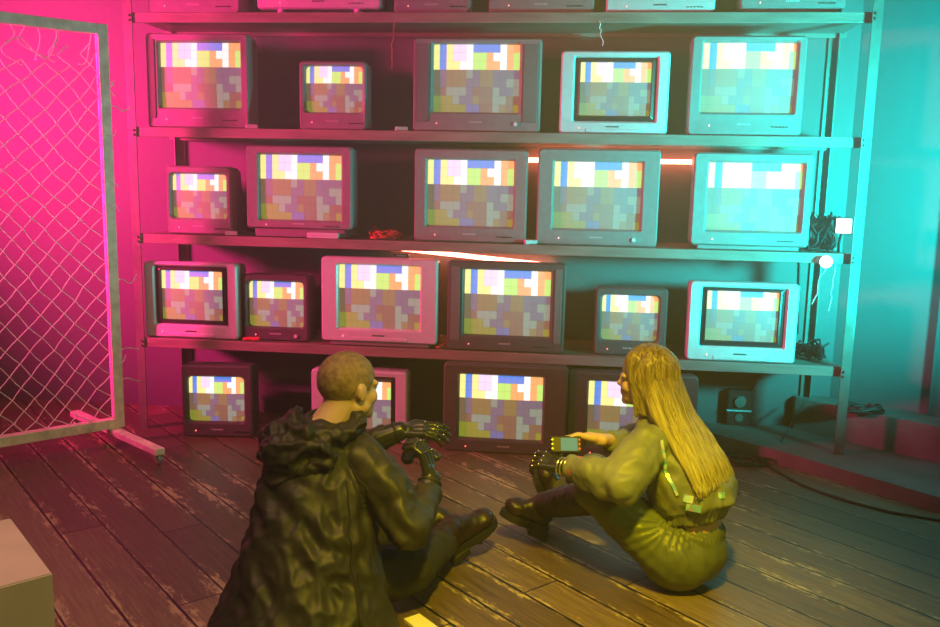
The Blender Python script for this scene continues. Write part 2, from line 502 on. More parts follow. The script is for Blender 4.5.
# ------------------------------------------------------------------ televisions
PAL = {'Y': (1.0, .90, .30), 'B': (.07, .24, .80), 'W': (1.0, 1.0, .95), 'P': (.92, .72, .95), 'G': (.50, .85, .18), 'O': (1.0, .42, .14),
       'R': (.19, .115, .06), 'M': (.14, .14, .20), 'C': (.23, .19, .055), 'l': (.22, .33, .25), 'g': (.24, .28, .02), 'b': (.10, .15, .36)}
PIX = ['YBYPPWBBBBWOO', 'YBYPPWGGOWWOG', 'YBYYWWGGOOWOG', 'RMCCClMCCMMMM', 'RMCCCMMCCMMll', 'RRlllMRRRlMMl', 'ggglMMCRRllRR', 'gggggbbRRlCRg']
BRIGHT = 1.15
DIM = .85

def rrect(x0, x1, z0, z1, y, r, k=4):
    out = []
    for cx, cz, a in ((x1 - r, z1 - r, 0), (x0 + r, z1 - r, 90), (x0 + r, z0 + r, 180), (x1 - r, z0 + r, 270)):
        for i in range(k + 1):
            t = math.radians(a + 90 * i / k)
            out.append(V((cx + r * math.cos(t), y, cz + r * math.sin(t))))
    return out

def loops(bm, L, close_last=False, close_first=False):
    rows = [[bm.verts.new(p) for p in l] for l in L]
    for a, b in zip(rows, rows[1:]): bridge(bm, a, b)
    if close_last: bm.faces.new(rows[-1])
    if close_first: bm.faces.new(rows[0][::-1])

def make_screen(parent, x0, x1, z0, z1, y, bulge, gain=1.0):
    nx, nz = 13, 8
    sub = 2
    bm = bmesh.new()
    cl = bm.loops.layers.float_color.new('cells')
    uvl = bm.loops.layers.uv.new('cell_uv')
    G = {}
    for i in range(nx * sub + 1):
        for j in range(nz * sub + 1):
            u = 2 * i / (nx * sub) - 1; w = 2 * j / (nz * sub) - 1
            G[i, j] = bm.verts.new((x0 + (x1 - x0) * (u + 1) / 2, y - bulge * (1 - u * u) * (1 - w * w) - bulge * .6 * (1 - .5 * u * u - .5 * w * w), z0 + (z1 - z0) * (w + 1) / 2))
    for i in range(nx * sub):
        for j in range(nz * sub):
            f = bm.faces.new((G[i, j], G[i + 1, j], G[i + 1, j + 1], G[i, j + 1]))
            f.smooth = True
            ch = PIX[nz - 1 - j // sub][i // sub]
            c = PAL[ch]; k = (BRIGHT if nz - 1 - j // sub < 3 else DIM) * gain
            for lp, (di, dj) in zip(f.loops, ((0, 0), (1, 0), (1, 1), (0, 1))):
                lp[cl] = (c[0] * k, c[1] * k, c[2] * k, 1)
                lp[uvl].uv = ((i + di) / sub, (j + dj) / sub)
    return build('screen', bm, M['screen'], parent, keep=True)

def make_tv(label, X, Y, Z, w, h, scr, frm=None, style='dark', rot=0.0, rr=.008, dep=None, side=False, stand=0.0, gain=1.0, badge=True, panel='buttons', feet=False, group='tube televisions on the shelves'):
    t = thing('television', label, 'television', (X, Y, Z), rot, group)
    face = {'dark': M['tv_dark'], 'grey': M['tv_grey'], 'silver': M['tv_silver'], 'black': M['tv_black']}[style]
    shell = {'dark': M['tv_dark'], 'grey': M['tv_grey'], 'silver': M['tv_grey'], 'black': M['tv_black']}[style]
    hw = w / 2
    dep = dep or min(.40, .62 * w + .08)
    z0 = stand
    if feet: z0 = .024
    if scr is None: scr = (-.38 * w, .38 * w, .2 * h, .9 * h)
    hole = frm or scr
    hx0, hx1, hz0, hz1 = hole
    hr = .012 if (w < .45 or style == 'old') else .006
    if w < .4: hr = .02
    # front frame
    bm = bmesh.new()
    R = .02
    loops(bm, [rrect(-hw, hw, z0, h, .06, R), rrect(-hw, hw, z0, h, .012, R), rrect(-hw + .008, hw - .008, z0 + .008, h - .008, 0, R - .006),
               rrect(hx0 - .012, hx1 + .012, hz0 - .012, hz1 + .012, .002, hr + .008), rrect(hx0 - .004, hx1 + .004, hz0 - .004, hz1 + .004, .012, hr + .002), rrect(hx0, hx1, hz0, hz1, .03, hr)])
    build('front_frame', bm, face, t)
    if frm:
        bm = bmesh.new(); sx0, sx1, sz0, sz1 = scr
        loops(bm, [rrect(hx0 - .003, hx1 + .003, hz0 - .003, hz1 + .003, .022, .006), rrect(sx0 - .004, sx1 + .004, sz0 - .004, sz1 + .004, .010, .006), rrect(sx0, sx1, sz0, sz1, .018, .005), rrect(sx0, sx1, sz0, sz1, .03, .005)])
        build('inner_frame', bm, M['tv_black'], t)
    # housing tapering to the rear, flat underneath
    bm = bmesh.new()
    def rl(k, y, top, r=.02):
        return rrect(-hw * k, hw * k, z0 + .004, z0 + (h - z0) * top, y, r)
    L = [rl(.985, .06, .985), rl(.985, .13, .985), rl(.96, .17, .955), rl(.84, dep * .62, .80), rl(.70, dep * .85, .66), rl(.60, dep * .93, .58), rl(.58, dep, .56)]
    loops(bm, L, close_last=True)
    for k in range(6):     # cooling slots along the top of the rear shell
        yy = .075 + k * .009
        bx(bm, -hw * .55, hw * .55, yy, yy + .004, z0 + (h - z0) * .985 - .002, z0 + (h - z0) * .985 + .0015)
    build('housing', bm, shell, t)
    s = scr
    make_screen(t, s[0] - .004, s[1] + .004, s[2] - .004, s[3] + .004, .030, .007, gain)
    if side:
        for sgn in (-1, 1):
            edge = hx0 if sgn < 0 else hx1
            a, b = sorted((sgn * (hw - .018), edge + sgn * .022))
            if b - a > .012:
                bm = bmesh.new(); bx(bm, a, b, -.004, .004, z0 + .05, h - .03, .003)
                build('speaker_grille', bm, M['grille'] if style != 'silver' else M['tv_silver'], t)
    if stand > 0:
        bm = bmesh.new()
        bx(bm, -hw * .86, hw * .86, .018, dep * .8, 0, stand + .01, .006)
        build('base', bm, shell, t)
    if feet:
        for sx in (-1, 1):
            for yy in (.03, dep * .75):
                bm = bmesh.new(); cyl(bm, V((sx * hw * .62, yy, 0)), V((sx * hw * .62, yy, .028)), .022, n=14)
                build('foot', bm, M['trim'], t)
    lo = hz0 - z0
    zc = z0 + lo * .42
    if badge:
        bm = bmesh.new()
        n = 7
        for k in range(n):
            x = (k - n / 2) * .0095
            bx(bm, x, x + .0055, -.0015, .001, zc + .004, zc + .011)
        build('brand_lettering', bm, M['trim'] if style != 'silver' else M['tv_dark'], t)
    if panel == 'buttons':
        for k in range(5):
            bm = bmesh.new(); x = hw * .48 + k * .017
            bx(bm, x, x + .010, -.004, .002, zc - .006, zc - .0005, .001)
            build('button', bm, M['tv_black'] if style != 'silver' else M['tv_grey'], t)
    elif panel == 'door':
        bm = bmesh.new(); bx(bm, -hw * .5, hw * .5, -.004, .003, z0 + lo * .12, z0 + lo * .36, .003)
        build('control_flap', bm, face, t)
    elif panel == 'knob':
        bm = bmesh.new(); cyl(bm, V((hw * .62, .002, zc)), V((hw * .62, -.009, zc)), .010, n=14)
        build('knob', bm, M['trim'], t)
    bm = bmesh.new(); cyl(bm, V((-hw * .62, .002, zc)), V((-hw * .62, -.003, zc)), .0035, n=8)
    build('power_light', bm, M['led'], t)
    return t

S0, S1, S2, S3 = [z + .004 for z in SH]
TVS = [
 # top shelf (mostly above the frame)
 ('charcoal television at the left end of the top shelf, only its lower edge in view', .323, .03, S0, .501, .46, None, None, 'grey', {}),
 ('wide silver television on round feet on the top shelf, second from the left', .991, .03, S0, .652, .47, None, None, 'silver', dict(feet=True)),
 ('narrow charcoal television on the top shelf, right beside the silver one on feet', 1.579, .03, S0, .39, .44, None, None, 'grey', {}),
 ('charcoal television on the top shelf between the narrow one and the pale flat-framed one', 2.13, .03, S0, .523, .46, None, None, 'grey', {}),
 ('pale silver flat-framed television on the top shelf, second from the right', 2.713, .02, S0, .526, .46, (-.215, .225, .075, .40), None, 'silver', dict(side=True)),
 ('charcoal television at the right end of the top shelf', 3.342, .03, S0, .496, .46, None, None, 'grey', dict(stand=.02)),
 # second shelf from the top
 ('big charcoal television at the left end of the second shelf from the top', .331, .03, S1, .562, .487, (-.208, .232, .108, .44), None, 'grey', dict(side=True)),
 ('small boxy television standing alone between big ones, second shelf from the top', 1.057, .05, S1, .358, .352, (-.146, .153, .094, .327), None, 'grey', {}),
 ('wide dark television with side speaker strips, middle of the second shelf from the top', 1.814, .03, S1, .655, .466, (-.224, .215, .101, .437), None, 'grey', dict(side=True, panel='knob')),
 ('silver television with a black inner frame on the second shelf from the top', 2.508, .02, S1, .538, .405, (-.17, .18, .09, .352), (-.195, .205, .066, .372), 'silver', dict(panel='door')),
 ('big grey television at the right end of the second shelf from the top', 3.15, .02, S1, .549, .48, (-.214, .229, .114, .447), None, 'grey', {}),
 # third shelf from the top
 ('small boxy television at the left end of the third shelf from the top', .312, .05, S2, .366, .366, (-.154, .15, .087, .323), None, 'grey', dict(dep=.38)),
 ('big dark television on a stepped base, second from left, third shelf from the top', .876, .03, S2, .579, .480, (-.216, .226, .093, .434), None, 'grey', dict(stand=.045)),
 ('dark television left of the vertical gap with the glowing tube, third shelf from the top', 1.793, .03, S2, .59, .479, (-.227, .222, .084, .423), None, 'grey', {}),
 ('largest grey television between the two stretches of glowing tube, third shelf from the top', 2.448, .02, S2, .616, .490, (-.222, .217, .087, .425), None, 'grey', dict(panel='knob')),
 ('grey television at the right end of the third shelf, beside the cable tangle', 3.211, .02, S2, .582, .483, (-.214, .242, .098, .434), None, 'grey', dict(stand=.02)),
 # bottom shelf
 ('silver television with a black inner frame at the left end of the bottom shelf', .262, .02, S3, .532, .42, (-.173, .176, .1, .371), (-.202, .205, .077, .393), 'silver', dict(panel='door')),
 ('small dark television between two silver ones on the bottom shelf', .733, .05, S3, .366, .362, (-.155, .15, .075, .323), None, 'dark', dict(panel='knob')),
 ('large silver television directly above the man with cropped hair', 1.318, .0, S3, .629, .477, (-.22, .218, .097, .435), None, 'silver', dict(panel='door', stand=.022)),
 ('large dark television in the middle of the bottom shelf', 1.994, .01, S3, .62, .476, (-.22, .231, .085, .429), None, 'dark', dict(side=True)),
 ('small dark television just left above the woman, on the bottom shelf', 2.647, .04, S3, .37, .358, (-.149, .138, .079, .316), None, 'dark', {}),
 ('silver television with a black inner frame at the right end of the bottom shelf', 3.204, .0, S3, .543, .408, (-.179, .178, .105, .362), (-.203, .207, .079, .377), 'silver', dict(panel='door')),
 # on the floor
 ('small dark television on the floor at the far left under the shelves', .45, -.1, 0, .383, .396, (-.158, .141, .084, .33), None, 'dark', dict(rot=.10, dep=.42)),
 ('silver television on the floor partly hidden behind the man', 1.222, -.05, 0, .527, .393, (-.163, .171, .068, .333), (-.185, .194, .051, .355), 'silver', dict(badge=False)),
 ('large dark television on the floor between the man and the woman', 2.011, -.12, 0, .645, .471, (-.238, .194, .075, .412), None, 'dark', dict(panel='none')),
 ('large dark television on the floor half hidden behind the woman', 2.663, -.1, 0, .656, .450, (-.221, .203, .064, .402), None, 'dark', dict(panel='none')),
]
for lab, X, Y, Z, w, h, s, f, st, kw in TVS:
    make_tv(lab, X, Y, Z + .0005, w, h, s, f, st, **kw)

# ------------------------------------------------------------------ tubes, lamps, clutter
def tube_light(label, a, b):
    a, b = V(a), V(b)
    t = thing('fluorescent_tube', label, 'tube light', (a + b) / 2, 0, 'glowing red tubes behind the televisions')
    d = (b - a).normalized()
    bm = bmesh.new(); cyl(bm, a + d * .02, b - d * .02, .0125, n=14)
    build('glass_tube', bm, M['tube_red'], t, world=True, smooth=False)
    for p, s in ((a, 1), (b, -1)):
        bm = bmesh.new(); cyl(bm, p, p + d * s * .022, .0145, n=14)
        build('end_cap', bm, M['trim'], t, world=True)
        bm = bmesh.new(); q = p + d * s * .012
        bx(bm, q.x - .008, q.x + .008, q.y + .012, q.y + .05, q.z - .01, q.z + .01)
        build('holder', bm, M['steel'], t, world=True)
tube_light('level glowing red tube behind the third-shelf televisions', (2.03, .405, 1.528), (3.06, .405, 1.534))
tube_light('slanting glowing red tube just under the third shelf, above the bottom-shelf televisions', (1.30, .385, 1.022), (2.25, .385, .945))

def wiggle(bm, a, b, r, amp=.02, n=10, seed=0, sag=0.0, m=6):
    a, b = V(a), V(b); rnd = random.Random(seed)
    pts = []
    for i in range(n + 1):
        t = i / n; p = a.lerp(b, t)
        e = math.sin(PI * t)
        p += V((rnd.uniform(-1, 1), rnd.uniform(-1, 1), rnd.uniform(-1, 1))) * amp * e
        p.z -= sag * e
        pts.append(p)
    # chaikin smoothing
    for _ in range(2):
        q = [pts[0]]
        for u, w in zip(pts, pts[1:]): q += [u * .75 + w * .25, u * .25 + w * .75]
        q.append(pts[-1]); pts = q
    tube(bm, pts, r, m)

def tangle(name, label, cat, c, rad, n, r, m, seed, group=None):
    bm = bmesh.new(); rnd = random.Random(seed)
    for k in range(n):
        pts = []
        ph = rnd.uniform(0, 6.28); rr = rnd.uniform(.5, 1)
        tilt = rnd.uniform(-.6, .6)
        for i in range(17):
            t = ph + i / 16 * 2 * PI * rnd.choice((1, 1, .9))
            x = math.cos(t) * rad[0] * rr; y = math.sin(t) * rad[1] * rr
            z = rad[2] * (.5 + .5 * math.sin(t * 2 + ph) * rr) + tilt * x * .4
            pts.append(V((c[0] + x + rnd.gauss(0, .09) * rad[0], c[1] + y + rnd.gauss(0, .09) * rad[1], max(c[2] + r, c[2] + z + rnd.gauss(0, .10) * rad[2]))))
        tube(bm, pts, r, 6)
    return tag(build(name, bm, m, smooth=True), label, cat, group)

tangle('cable_tangle', 'dark tangle of cables heaped on the third shelf at the right post', 'cables', (3.59, .18, S2), (.085, .07, .17), 26, .006, M['cable'], 3)
tangle('wire_coil', 'thin reddish wire coil on the third shelf between two televisions', 'cables', (1.33, .10, S2), (.09, .07, .05), 9, .0025, M['cable_red'], 5)
tangle('adapter_cables', 'loose cables lying on the bottom shelf at the right end', 'cables', (3.60, .2, S3), (.075, .08, .08), 12, .005, M['cable'], 9)
tangle('cable_heap', 'low heap of dark cable on the higher step by the right wall', 'cables', (3.86, .14, .25), (.12, .06, .035), 12, .007, M['cable'], 11)
tangle('floor_cables', 'dark cables in loops on the floor under the right end of the shelves', 'cables', (3.25, -.04, 0), (.13, .09, .02), 5, .005, M['cable'], 13)

def lamp_disc():
    t = thing('clamp_lamp', 'round glowing lamp hanging just under the third shelf near the right post', 'lamp', (3.575, -.045, 1.05))
    bm = bmesh.new(); ell(bm, (0, 0, 0), (.031, .018, .031), n=24, m=14); build('bulb', bm, M['lamp'], t, smooth=True)
    bm = bmesh.new(); cyl(bm, V((0, .014, 0)), V((0, .05, 0)), .024, .018); build('socket', bm, M['tv_black'], t)
    bm = bmesh.new(); tube(bm, [V((0, .045, 0)), V((.01, .05, .03)), V((.02, .03, .055))], .005); build('clamp', bm, M['tv_black'], t)
    t = thing('square_lamp', 'square glowing lamp panel clipped above the cable tangle by the right post', 'lamp', (3.665, .03, 1.225))
    bm = bmesh.new(); bx(bm, -.036, .036, -.012, 0, -.036, .036, .004); build('diffuser', bm, M['lamp'], t)
    bm = bmesh.new(); bx(bm, -.04, .04, 0, .03, -.04, .04, .004); build('housing', bm, M['tv_black'], t)
    bm = bmesh.new(); tube(bm, [V((0, .02, -.035)), V((-.01, .02, -.09)), V((-.01, .015, -.133))], .007); build('stem', bm, M['tv_black'], t)
lamp_disc()
def gadget(name, label, cat, x0, x1, y0, y1, z0, z1, m, extra=None):
    t = thing(name, label, cat, ((x0 + x1) / 2, (y0 + y1) / 2, z0))
    bm = bmesh.new(); bx(bm, x0, x1, y0, y1, z0, z1, .004); build('case', bm, m, t, world=True)
    if extra == 'lens':
        cx, cz = (x0 + x1) / 2, z0 + (z1 - z0) * .68
        bm = bmesh.new(); cyl(bm, V((cx, y0 + .002, cz)), V((cx, y0 - .018, cz)), .036, .03, 20); build('lens', bm, M['steel'], t, world=True)
        bm = bmesh.new(); bx(bm, x0 - .004, x1 + .004, y0 - .006, y0 + .002, z0 + (z1 - z0) * .40, z0 + (z1 - z0) * .44); build('band', bm, M['trim'], t, world=True)
        bm = bmesh.new(); cyl(bm, V((cx, y0 + .002, z0 + .045)), V((cx, y0 - .01, z0 + .045)), .024, .022, 16); build('dial', bm, M['steel'], t, world=True)
    if extra == 'keys':
        for k in range(4):
            bm = bmesh.new(); x = x0 + (x1 - x0) * (.2 + .17 * k); bx(bm, x, x + .012, y0 - .002, y0 + .003, (z0 + z1) / 2 - .004, (z0 + z1) / 2 + .004); build('key', bm, M['trim'], t, world=True)
gadget('wall_box', 'dark electrical box with a round socket fixed low on the back wall at right', 'wall box', 3.235, 3.365, .40, .46, .075, .275, M['tv_black'], 'lens')
gadget('remote_receiver', 'small pale receiver box in front of the dark television on the stepped base', 'receiver', .93, 1.10, -.006, .042, S2 + .001, S2 + .031, M['tv_silver'], 'keys')
gadget('signal_splitter', 'small metal signal splitter lying on the big silver television', 'splitter', 1.38, 1.46, .09, .12, S3 + .4775, S3 + .497, M['steel'], 'keys')
for x, y, z, lab in ((.50, .03, S2, 'blue-grey adapter beside the small television, third shelf from the top'), (2.12, .0, S2, 'flat adapter lying at the foot of the gap below the glowing tube'), (1.43, .03, S1, 'small adapter at the left foot of the wide television, second shelf from the top'), (.63, .02, S1, 'small adapter at the right end of the big left television, second shelf from the top')):
    t = thing('power_adapter', lab, 'adapter', (x, y, z + .001), .3, 'power adapters on the shelves')
    bm = bmesh.new(); bx(bm, -.032, .032, 0, .04, 0, .022, .004); build('case', bm, M['trim'], t)
    bm = bmesh.new(); wiggle(bm, (.03, .02, .011), (.10, .035, .004), .003, .004, 4, 3); build('lead', bm, M['cable'], t)
bm = bmesh.new(); wiggle(bm, (1.635, -.004, S3 + .012), (1.70, .1, S3 + .03), .007, .012, 6, 4); tag(build('red_cable', bm, M['cable_red'], smooth=True), 'short red cable on the bottom shelf beside the large dark television', 'cable')
bm = bmesh.new(); wiggle(bm, (.57, -.004, S3 + .014), (.66, -.002, S3 + .02), .011, .004, 5, 4); tag(build('pink_plug_lead', bm, M['cable_red'], smooth=True), 'short pinkish lead in front of the small dark television on the bottom shelf', 'cable')
bm = bmesh.new(); bx(bm, .20, .235, .32, .35, 0, .035, .005); tag(build('small_white_cube', bm, M['trim']), 'tiny pale cube on the floor by the wall under the left shelves', 'cube')
# hanging thin leads
hl = [((3.60, .02, 1.045), (3.54, .01, .83), 'pale lead hanging below the round lamp, outer left one', 'cable_white'), ((3.64, .02, 1.06), (3.62, .0, .80), 'pale lead hanging below the round lamp, nearer the post', 'cable_white'),
      ((3.57, .4525, 1.12), (3.60, .4525, .60), 'dark cable running down the wall behind the right end of the shelves', 'cable'), ((1.40, -.02, 2.19), (1.385, -.02, 1.96), 'thin lead hanging from the top shelf beside the wide dark television', 'cable_red'),
      ((2.42, -.02, 2.195), (2.44, -.02, 2.08), 'thin pale lead hanging from the top shelf above the silver television', 'cable_white'),
      ((3.45, .4530, .455), (3.36, .4530, .24), 'dark cable falling from the bottom shelf to the wall box', 'cable'),
      ((3.62, .30, .245), (3.40, .05, .012), 'dark cable trailing from the step down to the floor', 'cable')]
for k, (a, b, lab, m) in enumerate(hl):
    bm = bmesh.new(); wiggle(bm, a, b, .0022 if m != 'cable' else .0045, .012 if a[1] < .44 else .0, 8, 20 + k); tag(build('hanging_cable', bm, M[m], smooth=True), lab, 'cable')
bm = bmesh.new()
wiggle(bm, (3.30, .06, .006), (3.37, -.13, .006), .006, .0, 4, 1)
pts = [V(p) for p in ((3.37, -.13, .006), (3.40, -.22, .006), (3.45, -.34, .006), (3.52, -.44, .006), (3.61, -.54, .006), (3.76, -.65, .006), (3.95, -.72, .006), (4.3, -.80, .006))]
tube(bm, pts, .006, 8)
tag(build('floor_cable', bm, M['cable'], smooth=True), 'long dark cable running along the floor to the right edge', 'cable')

# ------------------------------------------------------------------ rolling wire fence
FA = V((-.005, -.255, 0)); FD = V((-.68, -.73, 0)).normalized(); FN = V((.73, -.68, 0)).normalized()
fence = thing('rolling_fence', 'cream-painted rolling frame filled with torn chain-link mesh at the far left', 'fence panel', FA)
MB = Matrix((( FD.x, FN.x, 0, FA.x), (FD.y, FN.y, 0, FA.y), (0, 0, 1, 0), (0, 0, 0, 1)))
FW, FZ0, FZ1, FT = 1.65, .085, 2.135, .05
for nm, a in (('side_post', (0, FT, -.025, .025, FZ0, FZ1)), ('side_post', (FW - FT, FW, -.025, .025, FZ0, FZ1)), ('top_rail', (FT, FW - FT, -.025, .025, FZ1 - FT, FZ1)), ('bottom_rail', (FT, FW - FT, -.025, .025, FZ0, FZ0 + FT))):
    bm = bmesh.new(); bx(bm, *a, .003, M=MB); build(nm, bm, M['fence'], fence, world=True)
MB0 = MB
for u in (.03, FW - .09):
    fd = V((.81, -.59, 0)).normalized(); fx = V((-fd.y, fd.x, 0)) * -1; cc = MB0 @ V((u + .025, 0, 0)) - fx * (u + .025)
    MB = Matrix(((fx.x, fd.x, 0, cc.x), (fx.y, fd.y, 0, cc.y), (0, 0, 1, 0), (0, 0, 0, 1)))
    bm = bmesh.new(); bx(bm, u, u + .05, -.47, .50, FZ0 - .032, FZ0 - .0005, .003, M=MB)
    ft = build('foot_bar', bm, M['fence'], fence, world=True)
    for s in (-.44, .475):
        bm = bmesh.new()
        c = MB @ V((u + .025, s, 0)); e = MB @ V((u + .025 + .022, s, 0)) - c
        cyl(bm, c - e * .4 + V((0, 0, .026)), c + e * .4 + V((0, 0, .026)), .0258, n=18)
        bx(bm, u + .006, u + .012, s - .014, s + .014, .018, .055, M=MB); bx(bm, u + .038, u + .044, s - .014, s + .014, .018, .055, M=MB)
        build('caster', bm, M['rivet'], ft, world=True)
MB = MB0
# chain link
bm = bmesh.new()
rnd = random.Random(21)
pw, ph = .108, .118
cols = int((FW - 2 * FT) / (pw / 2)); rows = int((FZ1 - FZ0 - 2 * FT) / (ph / 2))
node = {}
for i in range(cols + 1):
    for j in range(rows + 1):
        if (i + j) % 2: continue
        u = FT + i * pw / 2; z = FZ0 + FT + j * ph / 2
        edge = i in (0, cols) or j == 0
        warp = 0 if edge else 1
        wv = noise.noise(V((u * 1.7, z * 1.7, 3.1))) * .045 * warp
        wv2 = noise.noise(V((u * 1.9, z * 1.6, 8.1))) * .04 * warp
        dr = -.10 * max(0, (z - 1.75) / .4) ** 2 * abs(math.sin(u * 5.1)) if j > rows - 7 else 0
        node[i, j] = V((u + wv + rnd.uniform(-.006, .006) * warp, rnd.uniform(-.004, .004) + .02 * noise.noise(V((u, z, 1))), z + wv2 + dr + rnd.uniform(-.006, .006) * warp))
wr = .0026
for (i, j), p in node.items():
    for di in (1, -1):
        q = node.get((i + di, j + 1))
        if q is None: continue
        if j >= rows - 2 and rnd.random() < .45: continue
        if rnd.random() < .012: continue
        off = V((0, .0022 * di, 0))
        mid = (p + q) / 2 + V((rnd.uniform(-.003, .003), 0, rnd.uniform(-.003, .003)))
        tube(bm, [MB @ (p - off), MB @ (p.lerp(mid, .5) + off * .6), MB @ mid, MB @ (q + off)], wr, 5, cap=False)
for k in range(26):      # loose ends and ties at the torn top and on the post
    if k < 15:
        u = rnd.uniform(.07, FW - .1); a = V((u, 0, FZ1 - FT)); pts = [a, a + V((rnd.uniform(-.03, .03), -.01, -.05)), a + V((rnd.uniform(-.08, .08), 0, -rnd.uniform(.08, .17))), a + V((rnd.uniform(-.12, .12), .01, -rnd.uniform(.12, .2)))]
    else:
        z = rnd.uniform(.2, 2.0); pts = [V((.06, .0, z)), V((.03, .028, z + .004)), V((-.004, .026, z - .004)), V((-.03, -.01, z + rnd.uniform(-.04, .06)))]
        if k > 21: pts = [V((.02, .0, z)), V((-.02, .01, z + .03)), V((-.06, .02, z + rnd.uniform(-.02, .04))), V((-.10, .0, z + rnd.uniform(-.05, .05)))]
    q = pts
    for _ in range(2):
        s = [q[0]]
        for x, y in zip(q, q[1:]): s += [x * .75 + y * .25, x * .25 + y * .75]
        s.append(q[-1]); q = s
    tube(bm, [MB @ x for x in q], wr, 5)
for u in (.18, .24, .9):     # wire ties round the bottom rail
    q = [V((u + .004 * math.sin(t), .03 * math.cos(t), FZ0 + .025 + .036 * math.sin(t))) for t in [k * 2 * PI / 14 for k in range(15)]]
    tube(bm, [MB @ x for x in q], wr, 5)
build('chain_link_mesh', bm, M['wire'], fence, world=True)

# ------------------------------------------------------------------ box at lower left
t = thing('cream_box', 'pale cream box standing at the lower left corner of the view', 'box', (.62, -2.65, 0))
a = V((.893, -2.321, 0)); e1 = (V((.473, -1.916, 0)) - a).normalized(); e2 = (V((.804, -2.42, 0)) - a).normalized()
bm = bmesh.new()
P = [a, a + e1 * .5, a + e1 * .5 + e2 * .5, a + e2 * .5]
prism(bm, [(p.x, p.y) for p in P], 0, .3, .004)
build('carcass', bm, M['boxw'], t, world=True)
bm = bmesh.new()
m0 = a + e2 * .10 - V((e1.x, e1.y, 0)) * .0
hn = V((-e1.x, -e1.y, 0))
h0 = a + e2 * .13
pts = [h0 + V((0, 0, .13)), h0 + hn * .03 + V((0, 0, .14)), h0 + e2 * .10 + hn * .035 + V((0, 0, .15)), h0 + e2 * .20 + V((0, 0, .14))]
tube(bm, pts, .008, 8)
build('handle', bm, M['steel'], t, world=True, smooth=True)

bm = bmesh.new(); prism(bm, [(1.866, -1.856), (2.059, -2.058), (2.010, -2.105), (1.822, -1.898)], 0, .012, .001)  # pale slab added to stand for the brightly lit stretch of floor plank
tag(build('lit_plank_board', bm, M['boxw']), 'pale board added for a brightly lit floor plank by the dark coat', 'board')
# ------------------------------------------------------------------ people
def rig(d, up=V((0, 0, 1))):
    d = V(d).normalized(); s = d.cross(up).normalized(); u = s.cross(d).normalized()
    return d, s, u          # forward, right, up

def head_bm(c, fwd, up, sc_=1.0, female=False):
    """face and skull; c = centre of the skull"""
    f, s, u = rig(fwd, up)
    c = V(c)
    P = lambda x, y, z: c + s * x * sc_ + f * y * sc_ + u * z * sc_
    ax = (s, f, u)
    bm = bmesh.new()
    E = lambda p, r: ell(bm, P(*p), tuple(k * sc_ for k in r), ax)
    E((0, -.012, .022), (.076, .096, .088))
    E((0, .028, -.028), (.060, .066, .070))
    E((0, .046, -.068), (.040, .044, .038))           # jaw
    E((0, .074, -.088), (.020, .018, .018))           # chin
    for k in (-1, 1):
        E((k * .034, .058, -.030), (.026, .026, .024))  # cheeks
        E((k * .030, .068, .014), (.030, .018, .012))   # brow
        E((k * .045, .012, -.062), (.020, .038, .024))
        # ears
        E((k * .077, -.004, -.012), (.008, .019, .031))
        E((k * .081, -.012, -.004), (.008, .012, .022))
    E((0, .086, -.004), (.009, .012, .024))
    E((0, .097, -.022), (.014, .013, .010))           # nose
    E((0, .086, -.050), (.020, .010, .005))
    E((0, .085, -.060), (.018, .010, .006))           # lips
    return bm, P

def add_eyes(P, parent, sc_=1.0):
    for k in (-1, 1):
        bm = bmesh.new()
        ell(bm, P(k * .031, .073, .000), (.0115 * sc_,) * 3)
        build('eye', bm, M['trim'], parent, world=True, smooth=True)

def fingers(bm, wrist, d, n, thumb_side, curl, rad=.0085, ln=1.0, thumb_curl=.5, seg_gap=0.0, spread=.10):
    """palm + five bent fingers. d: direction of the hand, n: back-of-hand normal"""
    d = V(d).normalized(); n = (V(n) - d * V(n).dot(d)).normalized()
    s = d.cross(n).normalized() * thumb_side
    w = V(wrist)
    joints = []
    for k in range(-1, 2):
        capsule(bm, w + s * k * .017 + d * .012, w + s * k * .027 + d * .082 * ln, .015, .0125)
    capsule(bm, w - d * .02, w + d * .03, .024, .023)
    L = (.042, .027, .021)
    for i, k in enumerate((1.5, .5, -.5, -1.5)):
        f = (.94, 1.05, 1.0, .82)[i] * ln
        p = w + s * (k * .0205) + d * .088 * ln
        a = -spread * (-k) * .5
        dd = (d + s * k * spread * .6).normalized()
        ang = 0
        cv = curl[i] if isinstance(curl, (list, tuple)) else curl
        for q in range(3):
            ang += cv * (.85 if q else .7)
            v = dd * math.cos(ang) - n * math.sin(ang)
            e = p + v * L[q] * f
            capsule(bm, p + v * seg_gap, e - v * seg_gap, rad * (1.02 - .08 * q), rad * (.96 - .1 * q), 10)
            joints.append(p.copy())
            p = e
    # thumb leaves the side of the palm
    p = w + s * .026 + d * .022
    v = (d * .62 + s * .75 - n * .25).normalized()
    for q, l in enumerate((.044, .034, .026)):
        e = p + v * l * ln
        capsule(bm, p, e, rad * (1.35 - .2 * q), rad * (1.2 - .2 * q), 10)
        p = e
        v = (v + (-s * .45 * thumb_curl + d * .35 - n * .18 * thumb_curl)).normalized()
    return joints

def folds(amp, sx, sy, sz, seed, fine=.35, mask=None):
    def f(co, n):
        p = V((co.x * sx + seed, co.y * sy, co.z * sz))
        a = noise.noise(p)
        a2 = noise.noise(p * 2.3 + V((a * 1.5, 0, 5)))
        r = (1 - abs(a) * 2.4) * .5 + a2 * fine
        k = 1 if mask is None else mask(co)
        return amp * r * k
    return f

